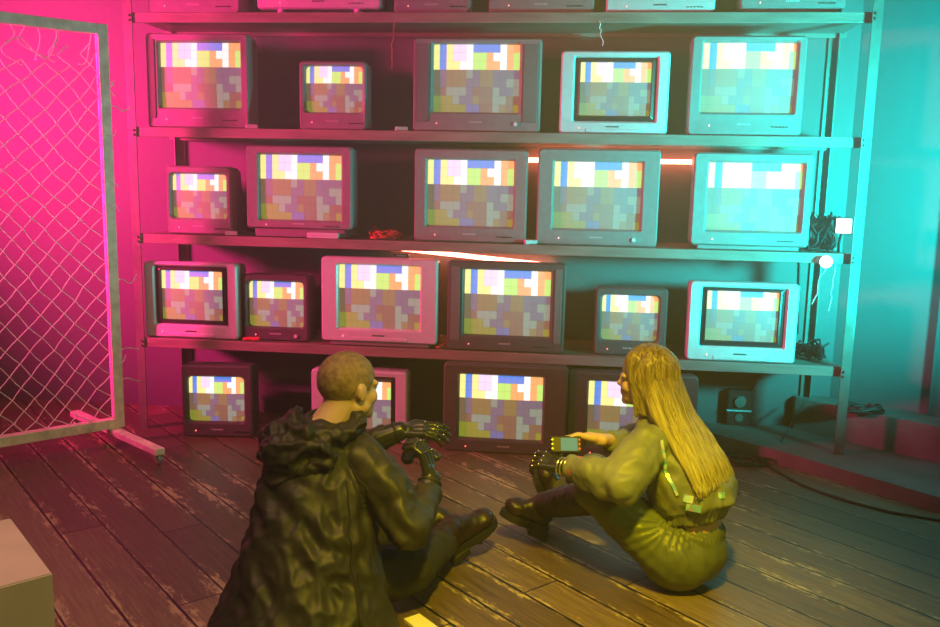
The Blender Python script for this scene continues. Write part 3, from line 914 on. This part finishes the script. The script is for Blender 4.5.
def boot(name, root, heel, toe, up, shaft_top, rs=(.050, .062), side=None, lab=None):
    """heel, toe: points on the sole line; up: away from sole; shaft_top: where the shaft ends"""
    heel, toe, up = V(heel), V(toe), V(up)
    d = (toe - heel).normalized(); up = (up - d * up.dot(d)).normalized(); s = d.cross(up)
    L = (toe - heel).length
    bm = bmesh.new()
    ank = heel + d * .055 + up * .085
    ell(bm, heel + d * .045 + up * .045, (.046, .036, .044), (d, s, up))
    capsule(bm, heel + d * .05 + up * .05, heel + d * L * .62 + up * .040, .042, .040)
    ell(bm, heel + d * L * .76 + up * .036, (L * .24, .047, .036), (d, s, up))
    capsule(bm, ank, heel + d * L * .5 + up * .055, .046, .036)
    capsule(bm, ank, V(shaft_top), rs[0], rs[1])
    bm = fuse(bm, .006, 3, folds(.005, 26, 26, 14, 4.2))
    b = obj_from(bm, name, M['boot'], root)
    bm = bmesh.new()
    pts = []
    for k in range(20):
        t = k / 20 * 2 * PI
        x = math.cos(t); y = math.sin(t)
        wid = .040 + .010 * (x > -.1) - .006 * (abs(x + .15) < .3)
        pts.append((L * .5 + x * L * .53, y * wid))
    lo = [bm.verts.new(heel + d * x + s * y - up * .016) for x, y in pts]; hi = [bm.verts.new(heel + d * x + s * y + up * .012) for x, y in pts]
    bm.faces.new(lo); bm.faces.new(hi); bridge(bm, lo, hi)
    MM = Matrix(((d.x, s.x, up.x, heel.x), (d.y, s.y, up.y, heel.y), (d.z, s.z, up.z, heel.z), (0, 0, 0, 1)))
    bx(bm, -.008, .075, -.036, .036, -.042, -.010, .006, M=MM)
    build('sole', bm, M['sole'], b, world=True)
    # laces
    bm = bmesh.new()
    for k in range(6):
        c = heel + d * (L * .48 - k * .022) + up * (.083 + k * .012)
        tube(bm, [c - s * .028 - up * .006, c + up * .004, c + s * .028 - up * .006], .0025, 6)
    build('laces', bm, M['sole'], b, world=True, smooth=True)
    return b

# ---- the man
man = thing('person', 'man with cropped hair in a long dark hooded coat sitting on the floor', 'person', (1.53, -1.97, 0))
HC = V((1.615, -1.785, .742)); HF = V((.66, .75, -.10)); HU = V((-.05, .12, 1))
bm, P = head_bm(HC, HF, HU, 1.0)
capsule(bm, P(0, -.030, -.05), V((1.545, -1.86, .60)), .056, .062)
capsule(bm, V((1.545, -1.86, .60)), V((1.53, -1.88, .42)), .07, .12)
capsule(bm, V((1.53, -1.9, .42)), V((1.53, -1.97, .15)), .12, .13)
for sx, sh in ((1, (1.66, -1.87, .545)), (-1, (1.39, -1.80, .55))): capsule(bm, V((1.53, -1.87, .52)), V(sh), .07, .06)
capsule(bm, V((1.66, -1.87, .545)), V((1.84, -1.93, .33)), .05, .04); capsule(bm, V((1.84, -1.93, .33)), V((1.866, -1.73, .388)), .038, .028)
capsule(bm, V((1.39, -1.80, .55)), V((1.50, -1.605, .405)), .042, .030); capsule(bm, V((1.50, -1.605, .405)), V((1.72, -1.56, .525)), .030, .026)
obj_from(fuse(bm, .0062, 3), 'body', M['skin'], man)
add_eyes(P, man)
# cropped hair
f_, s_, u_ = rig(HF, HU)
bm = bmesh.new()
ell(bm, P(0, -.014, .028), (.0805, .1005, .0915), (s_, f_, u_), 48, 32)
def hairline(p):
    q = p - HC
    x, y, z = q.dot(s_), q.dot(f_), q.dot(u_)
    lim = -.055 if y < -.055 else (-.055 + (y + .055) * .95)
    if y > -.02: lim = -.004 + max(0, y - .035) * 1.4
    return z > lim - .006 and y < .082
for v in list(bm.verts):
    if not hairline(v.co): bm.verts.remove(v)
bmesh.ops.triangulate(bm, faces=bm.faces)
for v in bm.verts: v.co += (v.co - HC).normalized() * noise.noise(v.co * 60) * .0018
obj_from(bm, 'cropped_hair', M['hair_crop'], man)
# coat body
X, Yv, Z = V((1, 0, 0)), V((0, 1, 0)), V((0, 0, 1))
tw = V((.93, .33, 0)).normalized(); tf = V((-.33, .93, 0)).normalized()
bm = bmesh.new()
loft(bm, [(V((1.530, -2.04, .004)), .295, .255, tw, tf), (V((1.530, -2.03, .07)), .275, .240, tw, tf), (V((1.534, -1.985, .2)), .228, .198, tw, tf), (V((1.538, -1.945, .34)), .192, .158, tw, tf),
          (V((1.542, -1.905, .46)), .178, .132, tw, tf), (V((1.538, -1.880, .54)), .165, .110, tw, tf), (V((1.548, -1.865, .60)), .110, .086, tw, tf), (V((1.562, -1.855, .650)), .070, .068, tw, tf)], 40)
for sh in ((1.655, -1.855, .535), (1.405, -1.84, .54)): ell(bm, sh, (.072, .072, .066))
# sleeves
SR, ER, WR = V((1.665, -1.862, .535)), V((1.845, -1.945, .335)), V((1.868, -1.765, .372))
capsule(bm, SR, SR.lerp(ER, .55) + V((.0, -.004, .012)), .078, .076)
capsule(bm, SR.lerp(ER, .5), ER, .076, .064); capsule(bm, ER, WR, .064, .048)
SL, EL, WL = V((1.39, -1.80, .535)), V((1.50, -1.60, .40)), V((1.665, -1.565, .500))
capsule(bm, SL, EL, .078, .06); capsule(bm, EL, WL, .06, .048)
def coat_fold(co, n):
    a = folds(.015, 7, 7, 3.2, 1.3)(co, n)
    # long creases running from the shoulder down the back and across the sleeve
    d = (co - V((1.66, -1.95, .5)))
    c = math.sin((co.x * 1.0 + co.z * 1.25) * 46 + noise.noise(co * 5) * 4.5) * .0050 * max(0, min(1, (co.z - .05) * 4))
    e = abs(noise.noise(V((co.x * 13, co.y * 13, co.z * 9)))) * -.019 + abs(noise.noise(V((co.x * 26 + 3, co.y * 26, co.z * 15)))) * -.010 + .007
    return a + c + e
coat = obj_from(fuse(bm, .007, 5, coat_fold), 'long_coat', M['coat'], man)
# seams of the coat: back seam, side zip, cuff strap
bm = bmesh.new(); pts = []
from mathutils.bvhtree import BVHTree
def tree_of(o):
    me = o.data; off = root_loc(o)
    return BVHTree.FromPolygons([v.co + off for v in me.vertices], [tuple(p.vertices) for p in me.polygons])
bt = tree_of(coat)
def snap(bt, p, lift=.003):
    l, n, i, d = bt.find_nearest(V(p))
    return l + n * lift
def seam(bt, a, b, r, k=16):
    bm = bmesh.new(); a, b = V(a), V(b)
    tube(bm, [snap(bt, a.lerp(b, i / k), .001) for i in range(k + 1)], r, 6)
    return bm
build('back_seam', seam(bt, (1.66, -1.99, .50), (1.77, -2.19, .06), .0035), M['trouser_b'], coat, world=True, smooth=True)
build('hem_cord', seam(bt, (1.22, -2.1, .03), (1.62, -2.28, .03), .005), M['coat'], coat, world=True, smooth=True)
build('yoke_seam', seam(bt, (1.62, -1.84, .60), (1.72, -1.96, .46), .003), M['trouser_b'], coat, world=True, smooth=True)
# hood lying on the back
bm = bmesh.new()
hood_pts = []
for k in range(15):
    t = -PI * .06 + k / 14 * PI * 1.16
    c = V((1.560, -1.858, .640)); rr = .092
    hood_pts.append(c + (-tw * math.cos(t)) * rr * 1.08 + (-tf * math.sin(t)) * rr * 1.0 + Z * (.022 - .040 * math.sin(t)))
for a, b in zip(hood_pts, hood_pts[1:]): capsule(bm, a, b, .030, .030)
ell(bm, V((1.500, -1.960, .590)), (.118, .070, .055), (tw, tf, Z))
ell(bm, V((1.468, -1.965, .555)), (.080, .060, .075), (tw, tf, Z))
ell(bm, V((1.445, -1.925, .625)), (.062, .058, .042), (tw, tf, Z))
capsule(bm, V((1.43, -1.94, .640)), V((1.53, -1.98, .640)), .022, .026)
capsule(bm, V((1.385, -1.945, .55)), V((1.44, -2.0, .490)), .022, .026)
capsule(bm, V((1.44, -2.0, .490)), V((1.60, -1.98, .56)), .026, .026)
capsule(bm, V((1.46, -2.01, .60)), V((1.60, -1.985, .60)), .016, .020)
def hfold(co, n):
    q = co - V((1.565, -1.855, .62)); r = math.sqrt(q.x * q.x + q.y * q.y * 1.3 + q.z * q.z * 2.2)
    return .0045 * math.sin(r * 88 + noise.noise(co * 9) * 3.6) + .008 - .030 * abs(noise.noise(V((co.x * 15, co.y * 15, co.z * 22)))) - .012 * abs(noise.noise(co * 34))
hood = obj_from(fuse(bm, .006, 6, hfold), 'hood', M['coat'], man)
# collar band
bm = bmesh.new()
cp = [V((1.565, -1.848, .655)) + (tw * math.cos(t)) * .072 + (tf * math.sin(t)) * .066 + Z * (.012 * math.sin(t) - .004) for t in [k * 2 * PI / 24 for k in range(24)]]
tube(bm, cp + [cp[0]], .011, 8)
obj_from(bm, 'collar', M['coat'], man)
# trousers
bm = bmesh.new()
capsule(bm, (1.60, -1.93, .13), (1.82, -1.80, .135), .10, .085); capsule(bm, (1.82, -1.80, .135), (1.89, -1.52, .105), .082, .056)
capsule(bm, (1.46, -1.93, .13), (1.46, -1.58, .17), .10, .08); capsule(bm, (1.46, -1.58, .17), (1.74, -1.46, .09), .078, .055)
ell(bm, (1.53, -1.97, .13), (.17, .13, .12))
obj_from(fuse(bm, .008, 4, folds(.010, 14, 14, 10, 2.2)), 'trousers', M['trouser_b'], man)
boot('boot', man, (1.905, -1.462, .045), (2.065, -1.325, .135), (-.30, -.25, .9), (1.865, -1.57, .11), (.045, .052))
boot('boot', man, (1.80, -1.40, .060), (2.02, -1.39, .075), (-.10, .35, .9), (1.70, -1.47, .09), (.045, .052))
# armoured gloves
def glove(root, wrist, d, n, side, curl, fore, lab):
    bm = bmesh.new()
    j = fingers(bm, wrist, d, n, side, curl, .0098, 1.04, .6, .0)
    capsule(bm, V(wrist), V(fore), .036, .046)
    g = obj_from(fuse(bm, .0036, 1), 'armoured_glove', M['glove'], root)
    nn = V(n).normalized()
    u, w = frame_axes(V(fore) - V(wrist))
    def bit(nm, c, r, m):
        bm = bmesh.new(); ell(bm, c, r, n=10, m=6); build(nm, bm, m, g, world=True, smooth=True)
    for p in j: bit('knuckle_plate', p + nn * .0075, (.0075, .0075, .006), M['glove'])
    for k in range(7):
        t = k / 7 * 2 * PI
        bit('wrist_stud', V(wrist).lerp(V(fore), .35) + u * math.cos(t) * .033 + w * math.sin(t) * .033, (.006, .006, .006), M['glove'])
    for k in (0, 2, 4, 5):
        t = k / 7 * 2 * PI + .3
        bit('rivet', V(wrist).lerp(V(fore), .8) + u * math.cos(t) * .036 + w * math.sin(t) * .036, (.0045, .0045, .0045), M['rivet'])
    for p in j[::4]: bit('rivet', p + nn * .013, (.003, .003, .003), M['rivet'])
    for k in range(2):
        bm = bmesh.new()
        c = V(wrist).lerp(V(fore), .15 + .5 * k)
        q = [c + u * math.cos(t) * .037 + w * math.sin(t) * .037 for t in [a * 2 * PI / 16 for a in range(17)]]
        tube(bm, q, .005, 6)
        build('strap', bm, M['sole'], g, world=True, smooth=True)
    return g
glove(man, (1.875, -1.715, .42), (-.14, .10, .55), (.75, -.15, .5), 1, (.75, .85, .9, 1.0), (1.868, -1.765, .365), 'r')
glove(man, (1.735, -1.545, .530), (.97, .10, .08), (-.05, -.35, .93), -1, (.28, .34, .42, .52), (1.660, -1.565, .500), 'l')
# pad held by the man
pd = thing('game_pad', 'black game pad held between the gloved hands of the man', 'game controller', (1.815, -1.60, .475), .5)
bm = bmesh.new(); ell(bm, (0, 0, 0), (.062, .036, .017)); ell(bm, (-.05, -.022, -.012), (.022, .034, .018)); ell(bm, (.05, -.022, -.012), (.022, .034, .018))
bm = fuse(bm, .004, 2); build('case', bm, M['tv_black'], pd, smooth=True, keep=True)
for sx in (-1, 1):
    bm = bmesh.new(); cyl(bm, V((sx * .026, -.008, .012)), V((sx * .026, -.008, .026)), .008, .010, 12); build('thumb_stick', bm, M['glove'], pd)

# ---- the woman
wo = thing('person', 'woman with long blond hair in sage jacket and olive trousers sitting on the floor', 'person', (2.72, -1.47, 0))
HC = V((2.600, -1.385, .728)); HF = V((-.97, .24, -.06)); HU = V((-.06, 0, 1))
bm, P = head_bm(HC, HF, HU, .96, True)
NK = V((2.650, -1.39, .575))
capsule(bm, P(0, -.028, -.05), NK, .046, .052)
capsule(bm, NK, V((2.70, -1.41, .42)), .06, .105)
capsule(bm, V((2.70, -1.41, .42)), V((2.772, -1.45, .26)), .100, .114)
capsule(bm, V((2.772, -1.45, .26)), V((2.768, -1.455, .17)), .114, .118)
SN, EN, WN = V((2.610, -1.515, .525)), V((2.515, -1.655, .425)), V((2.325, -1.540, .432))
SF, EF, WF = V((2.735, -1.28, .530)), V((2.56, -1.25, .44)), V((2.435, -1.42, .500))
capsule(bm, V((2.66, -1.40, .53)), SN, .06, .05); capsule(bm, V((2.66, -1.40, .53)), SF, .06, .05)
capsule(bm, SN, EN, .045, .036); capsule(bm, EN, WN, .034, .025)
capsule(bm, SF, EF, .045, .036); capsule(bm, EF, WF, .034, .023)
hd = WF
fingers(bm, WF, V((-.92, -.10, .16)), V((.15, .35, .9)), 1, (.55, .6, .7, .8), .0078, .92, .25)
obj_from(fuse(bm, .0056, 3), 'body', M['skin'], wo)
add_eyes(P, wo, .96)
# long hair: one shaped mass with combed strands, plus loose locks lying on it
f_, s_, u_ = rig(HF, HU)
bm = bmesh.new()
ell(bm, P(0, -.020, .028), (.088, .102, .098), (s_, f_, u_), 40, 28)
hb = V((.80, -.60, 0)); hw_ = V((.60, .80, 0))
loft(bm, [(V((2.640, -1.400, .775)), .075, .060, hw_, hb), (V((2.655, -1.410, .70)), .100, .070, hw_, hb), (V((2.690, -1.440, .62)), .112, .058, hw_, hb), (V((2.750, -1.468, .54)), .122, .052, hw_, hb),
          (V((2.808, -1.500, .46)), .132, .042, hw_, hb), (V((2.842, -1.520, .40)), .134, .030, hw_, hb), (V((2.852, -1.524, .372)), .130, .014, hw_, hb)], 36)
for sd in (1, -1):
    capsule(bm, P(sd * .045, .035, .080), P(sd * .068, .030, .0), .030, .020)
    capsule(bm, P(sd * .068, .030, .0), P(sd * .068, .022, -.125), .018, .009)
    capsule(bm, P(sd * .070, .000, .02), P(sd * .076, -.005, -.115), .026, .014)
    capsule(bm, P(sd * .060, -.02, .05), P(sd * .082, -.045, -.13), .036, .022)
def strands(co, n):
    dz = min(0, co.z - .74); x, y = co.x + dz * .44, co.y - dz * .34
    return .0028 * noise.noise(V((x * 90, y * 90, co.z * 1.5))) + .0016 * noise.noise(V((x * 210, y * 210, co.z * 2)))
hair_o = obj_from(fuse(bm, .0052, 3, strands), 'long_hair', M['hair_long'], wo)
ht = tree_of(hair_o)
rnd = random.Random(5)
bm = bmesh.new()
def lock(p0, p1, r, m=16, sway=.008, lift=.001, drop=0):
    pts = []
    for i in range(m + 1):
        t = i / m
        p = p0.lerp(p1, t)
        l, n, _, _ = ht.find_nearest(p)
        l = l + n * lift
        if drop and t > .86: l = p if False else l + V((0, 0, -drop * (t - .86) / .14))
        pts.append(l + V((noise.noise(l * 12), noise.noise(l * 12 + V((5, 0, 0))), 0)) * sway)
    tube(bm, pts, [r * (1 if i < m * .75 else 1 - .7 * (i - m * .75) / (m * .25)) for i in range(m + 1)], 5)
for k in range(210):
    t = rnd.uniform(-1, 1); top = rnd.uniform(0, 1)
    a = V((2.635, -1.40, .83)) + hw_ * t * .075 * (.3 + top) + hb * .03 * top + V((0, 0, -.02 * top))
    m_ = V((2.715, -1.46, .60)) + hw_ * t * .118 + hb * .055
    b_ = V((2.852, -1.526, .372)) + hw_ * t * .138 + hb * rnd.uniform(-.01, .022)
    p_ = []
    st = rnd.uniform(0, .5); en = rnd.uniform(.85, 1.0)
    pts = []
    for i in range(19):
        x = st + (en - st) * i / 18
        p = a.lerp(m_, x * 2) if x < .5 else m_.lerp(b_, (x - .5) * 2)
        l, n, _, _ = ht.find_nearest(p)
        l = l + n * rnd.uniform(.0002, .0016)
        if en > .97 and i > 16: l = l + V((0, 0, -.012 * (i - 16)))
        pts.append(l)
    r = rnd.uniform(.0012, .0032)
    tube(bm, pts, [r * (1 if i < 14 else 1 - .17 * (i - 14)) for i in range(19)], 5)
for k in range(60):
    sd = 1 if k < 42 else -1
    t = rnd.uniform(-.04, .045)
    a = P(sd * .01, t, .12); c = P(sd * .09, t - .004, .03); e = P(sd * .085, t * .7 - .01, -.125 + rnd.uniform(-.01, .03))
    pts = []
    for i in range(15):
        x = i / 14
        p = a.lerp(c, x * 2) if x < .5 else c.lerp(e, (x - .5) * 2)
        l, n, _, _ = ht.find_nearest(p)
        pts.append(l + n * .001)
    r = rnd.uniform(.0012, .0028)
    tube(bm, pts, [r * (1 if i < 11 else 1 - .22 * (i - 11)) for i in range(15)], 5)
obj_from(bm, 'loose_locks', M['hair_long'], hair_o)
# jacket
bm = bmesh.new()
jw = V((.45, .89, 0)).normalized(); jf = V((-.80, .60, 0)); jw = V((.60, .80, 0))
jt_ = jf + V((0, 0, -.30))
loft(bm, [(V((2.775, -1.455, .232)), .134, .142, jt_, jw), (V((2.778, -1.455, .268)), .142, .148, jt_, jw), (V((2.778, -1.450, .335)), .156, .168, jf, jw), (V((2.758, -1.435, .40)), .152, .178, jf, jw), (V((2.722, -1.415, .48)), .128, .170, jf, jw),
          (V((2.69, -1.40, .54)), .10, .135, jf, jw), (V((2.665, -1.395, .585)), .072, .085, jf, jw), (V((2.655, -1.392, .615)), .062, .065, jf, jw)], 40)
ell(bm, V((2.615, -1.515, .52)), (.075, .07, .065)); ell(bm, V((2.75, -1.28, .52)), (.07, .065, .06))
capsule(bm, SN, SN.lerp(EN, .6), .074, .080); capsule(bm, SN.lerp(EN, .5), EN, .080, .070)
capsule(bm, EN, EN.lerp(WN, .55), .070, .058); capsule(bm, EN.lerp(WN, .5), WN + V((.035, -.008, 0)), .062, .042)
capsule(bm, SF, EF, .07, .06); capsule(bm, EF, EF.lerp(WF, .5), .058, .042)
def jfold(co, n):
    a = folds(.013, 9, 9, 7, 3.7, .4)(co, n)
    if co.z - (co.x - 2.775) * .24 + (co.y + 1.455) * .18 < .285 and co.x > 2.6:      # gathered waistband
        a = math.sin(math.atan2(co.y + 1.455, co.x - 2.785) * 46) * .0035 - .004
    a += math.sin((co.x * .9 + co.y * .3 + co.z * .6) * 60 + noise.noise(co * 6) * 5) * .0022
    a += abs(noise.noise(V((co.x * 14 + 7, co.y * 14, co.z * 11)))) * -.016 + abs(noise.noise(V((co.x * 30, co.y * 30, co.z * 24)))) * -.006 + .005
    return a
jk = obj_from(fuse(bm, .0078, 4, jfold), 'jacket', M['jacket'], wo)
jt = tree_of(jk)
# cuff, collar, hem band, foil stripe and patches
bm = bmesh.new(); c = WN + V((.028, -.006, 0)); ax = (EN - WN); u, w = frame_axes(ax)
loft(bm, [(c - ax.normalized() * .012, .040, .040, u, w), (c + ax.normalized() * .026, .046, .046, u, w)], 20)
build('cuff', bm, M['pink'], jk, world=True, smooth=True, label='pinkish cuff')
bm = bmesh.new()
cp = [V((2.650, -1.390, .618)) + (jf * math.cos(t)) * .066 + (jw * math.sin(t)) * .070 + Z * (.010 * math.cos(t)) for t in [k * 2 * PI / 24 for k in range(24)]]
tube(bm, cp + [cp[0]], .014, 8)
obj_from(bm, 'collar', M['jacket'], jk)
bm = bmesh.new()
def strip(bt, pts, w, lift=.004, k=14):
    pts = [V(p) for p in pts]; out = []
    N = len(pts) - 1
    for i in range(k + 1):
        t = i / k * N; a = min(int(t), N - 1); p = pts[a].lerp(pts[a + 1], t - a)
        nd = V((.30, -.95, .10)).normalized()
        l, n, _, _ = bt.ray_cast(p + nd * .3, -nd)
        if l is None: l, n, _, _ = bt.find_nearest(p)
        n = (n + nd).normalized()
        out.append((l + n * lift, n))
    prev = None
    for i, (p, n) in enumerate(out):
        d = (out[min(i + 1, k)][0] - out[max(i - 1, 0)][0]).normalized(); s = d.cross(n).normalized()
        cur = [bm.verts.new(p - s * w), bm.verts.new(p + s * w), bm.verts.new(p + s * w - n * .004), bm.verts.new(p - s * w - n * .004)]
        if prev: bridge(bm, prev, cur)
        prev = cur
strip(jt, [(2.650, -1.60, .560), (2.668, -1.62, .495), (2.690, -1.63, .43), (2.712, -1.63, .378)], .0055, .006, 22)
build('foil_stripe', bm, M['holo'], jk, world=True, label='shimmering foil stripe')
for (a, b, w) in (((2.735, -1.64, .372), (2.765, -1.64, .368), .013), ((2.775, -1.64, .385), (2.800, -1.63, .382), .013), ((2.745, -1.64, .342), (2.79, -1.64, .338), .012), ((2.855, -1.60, .375), (2.880, -1.59, .372), .011)):
    bm = bmesh.new(); strip(jt, [a, b], w, .005, 4); build('foil_patch', bm, M['holo'], jk, world=True, label='shimmering foil patch')
# trousers
bm = bmesh.new()
ell(bm, (2.765, -1.455, .130), (.150, .150, .128)); ell(bm, (2.73, -1.53, .115), (.125, .10, .112)); ell(bm, (2.764, -1.455, .195), (.138, .130, .066))
HN, KN, AN = V((2.705, -1.53, .13)), V((2.425, -1.49, .335)), V((2.325, -1.225, .12))
capsule(bm, HN, HN.lerp(KN, .5), .112, .090); capsule(bm, HN.lerp(KN, .5), KN, .090, .066)
capsule(bm, KN, KN.lerp(AN, .12), .062, .058)
HN2, KN2, AN2 = V((2.72, -1.38, .13)), V((2.44, -1.17, .30)), V((2.31, -1.02, .12))
capsule(bm, HN2, KN2, .10, .066); capsule(bm, KN2, AN2, .062, .052)
def pfold(co, n):
    a = folds(.008, 10, 10, 8, 9.1, .3)(co, n)
    q = co - V((2.69, -1.56, .26)); r = q.length; t = math.atan2(q.z, q.x)
    a += math.sin(t * 22 + noise.noise(co * 8) * 3) * .0055 * max(0, 1 - r / .22)
    if co.z > .19 and co.x > 2.66: a += math.sin(math.atan2(co.y + 1.455, co.x - 2.775) * 50) * .003
    return a
obj_from(fuse(bm, .0075, 4, pfold), 'trousers', M['pants'], wo)
boot('boot', wo, (2.268, -1.185, .050), (2.085, -1.215, .125), (.30, .05, .95), KN.lerp(AN, .16) + V((0, 0, -.012)), (.050, .064))
boot('boot', wo, (2.285, -1.02, .055), (2.205, -.985, .235), (.85, -.2, .38), (2.40, -1.13, .25), (.048, .060))
# near gloved hand with rings and studs
bm = bmesh.new()
j = fingers(bm, WN + V((-.008, 0, 0)), V((-.80, .35, .10)), V((-.1, -.5, .85)), 1, (.55, .65, .7, .8), .0085, .92, .3)
g = obj_from(fuse(bm, .0036, 1), 'glove', M['glove'], wo)
for p in j:
    bm = bmesh.new(); ell(bm, p + V((0, -.004, .008)), (.0042, .0042, .0042), n=8, m=6); build('stud', bm, M['rivet'], g, world=True, smooth=True)
u, w = frame_axes(WN - EN)
for k in range(3):
    c = WN + V((.008 - .012 * k, 0, 0)); q = [c + u * math.cos(t) * .031 + w * math.sin(t) * .031 for t in [a * 2 * PI / 18 for a in range(19)]]
    bm = bmesh.new(); tube(bm, q, .0035, 6); build('bangle', bm, M['rivet'], g, world=True, smooth=True)
# handheld device
dv = thing('handheld_console', 'small black handheld with a teal screen held in the hands of the woman', 'handheld device', (2.325, -1.478, .492), .15)
dv.rotation_euler = (math.radians(62), 0, math.radians(8))
bm = bmesh.new(); bx(bm, -.056, .056, -.031, .031, -.009, .009, .006); build('case', bm, M['tv_black'], dv)
bm = bmesh.new(); bx(bm, -.020, .040, -.023, .023, .008, .0105); build('screen', bm, M['teal_screen'], dv)
for sx in (-1, 1):
    for q in range(3):
        bm = bmesh.new(); x = sx * .048 - .002; cyl(bm, V((x, -.016 + q * .016, .008)), V((x, -.016 + q * .016, .013)), .0042, n=10); build('button', bm, M['rivet'] if sx < 0 else M['pink'], dv)
bm = bmesh.new(); cyl(bm, V((-.042, -.016, -.02)), V((-.042, -.016, -.008)), .012, n=12); build('grip', bm, M['glove'], dv)

# ------------------------------------------------------------------ light
def area(name, loc, target, size, power, col, spread=180):
    l = bpy.data.lights.new(name, 'AREA'); l.energy = power; l.color = col; l.size = size; l.shape = 'DISK'; l.spread = math.radians(spread)
    o = bpy.data.objects.new(name, l); C.objects.link(o); o.location = loc
    o.rotation_euler = (V(target) - V(loc)).to_track_quat('-Z', 'Y').to_euler()
    return o
def spot(name, loc, target, power, col, ang, blend=.6, rad=.1):
    l = bpy.data.lights.new(name, 'SPOT'); l.energy = power; l.color = col; l.spot_size = math.radians(ang); l.spot_blend = blend; l.shadow_soft_size = rad
    o = bpy.data.objects.new(name, l); C.objects.link(o); o.location = loc
    o.rotation_euler = (V(target) - V(loc)).to_track_quat('-Z', 'Y').to_euler()
    return o
PINK = (1.0, .015, .22); CYAN = (.0, .85, .80); YEL = (1.0, .74, .0)
spot('pink_flood', (-2.6, -2.0, 2.05), (-.45, -.12, 1.70), 4300, PINK, 64, 1.0, .35)
spot('cyan_flood', (4.95, -1.75, 1.3), (3.94, -.10, 1.50), 2250, CYAN, 72, 1.0, .16)
spot('cyan_low_flood', (4.7, -.50, .62), (1.6, .05, 2.05), 330, CYAN, 60, .8, .06)
spot('amber_flood', (2.5, -3.3, 2.9), (2.45, -1.85, 0.05), 640, YEL, 46, .9, .12)
spot('green_gold_flood', (4.5, -3.9, 2.2), (1.0, -1.0, .5), 105, (.85, 1.0, .14), 56, 1.0, .25)
area('warm_fill', (1.2, -2.6, 3.2), (1.0, -2.3, 0), 2.2, 22, (1, .50, .36), 110)  # added soft warm fill from overhead, no fixture behind it

w = bpy.data.worlds.new('World'); sc.world = w; w.use_nodes = True
nt = w.node_tree
nt.nodes['Background'].inputs[0].default_value = (.30, .22, .20, 1)
nt.nodes['Background'].inputs[1].default_value = .06
vs = nt.nodes.new('ShaderNodeVolumeScatter'); vs.inputs['Color'].default_value = (1, 1, 1, 1); vs.inputs['Density'].default_value = .045; vs.inputs['Anisotropy'].default_value = .0
ge = nt.nodes.new('ShaderNodeNewGeometry'); sx_ = nt.nodes.new('ShaderNodeSeparateXYZ'); mr_ = nt.nodes.new('ShaderNodeMapRange')
mr_.interpolation_type = 'SMOOTHSTEP'      # the haze hangs at head height and above, thin near the floor
mr_.inputs['From Min'].default_value = .2; mr_.inputs['From Max'].default_value = 2.0
mr_.inputs['To Min'].default_value = .010; mr_.inputs['To Max'].default_value = .045
nt.links.new(ge.outputs['Position'], sx_.inputs[0]); nt.links.new(sx_.outputs['Z'], mr_.inputs['Value']); nt.links.new(mr_.outputs[0], vs.inputs['Density'])
nt.links.new(vs.outputs[0], nt.nodes['World Output'].inputs['Volume'])

# ------------------------------------------------------------------ camera
cam = bpy.data.cameras.new('camera'); co = bpy.data.objects.new('camera', cam); C.objects.link(co)
cam.sensor_width = 36; cam.lens = 865.47 * 36 / 940; cam.sensor_fit = 'HORIZONTAL'; cam.clip_start = .02
pi_, ya, ro = .1559, -.11, .0202
F = V((math.sin(ya) * math.cos(pi_), math.cos(ya) * math.cos(pi_), -math.sin(pi_)))
r0 = V((math.cos(ya), -math.sin(ya), 0)); u0 = r0.cross(F)
rr_ = r0 * math.cos(ro) + u0 * math.sin(ro); uu_ = -r0 * math.sin(ro) + u0 * math.cos(ro)
co.matrix_world = Matrix(((rr_.x, uu_.x, -F.x, 2.3021), (rr_.y, uu_.y, -F.y, -4.4744), (rr_.z, uu_.z, -F.z, 1.4261), (0, 0, 0, 1)))
sc.camera = co
sc.view_settings.view_transform = 'Standard'
try: sc.view_settings.look = 'None'
except Exception: pass
sc.view_settings.exposure = 0.0
sc.view_settings.gamma = 1.0
sc.view_settings.use_curve_mapping = False
sc.cycles.use_denoising = True
sc.cycles.max_bounces = 6
sc.cycles.volume_bounces = 0
sc.cycles.sample_clamp_indirect = 4
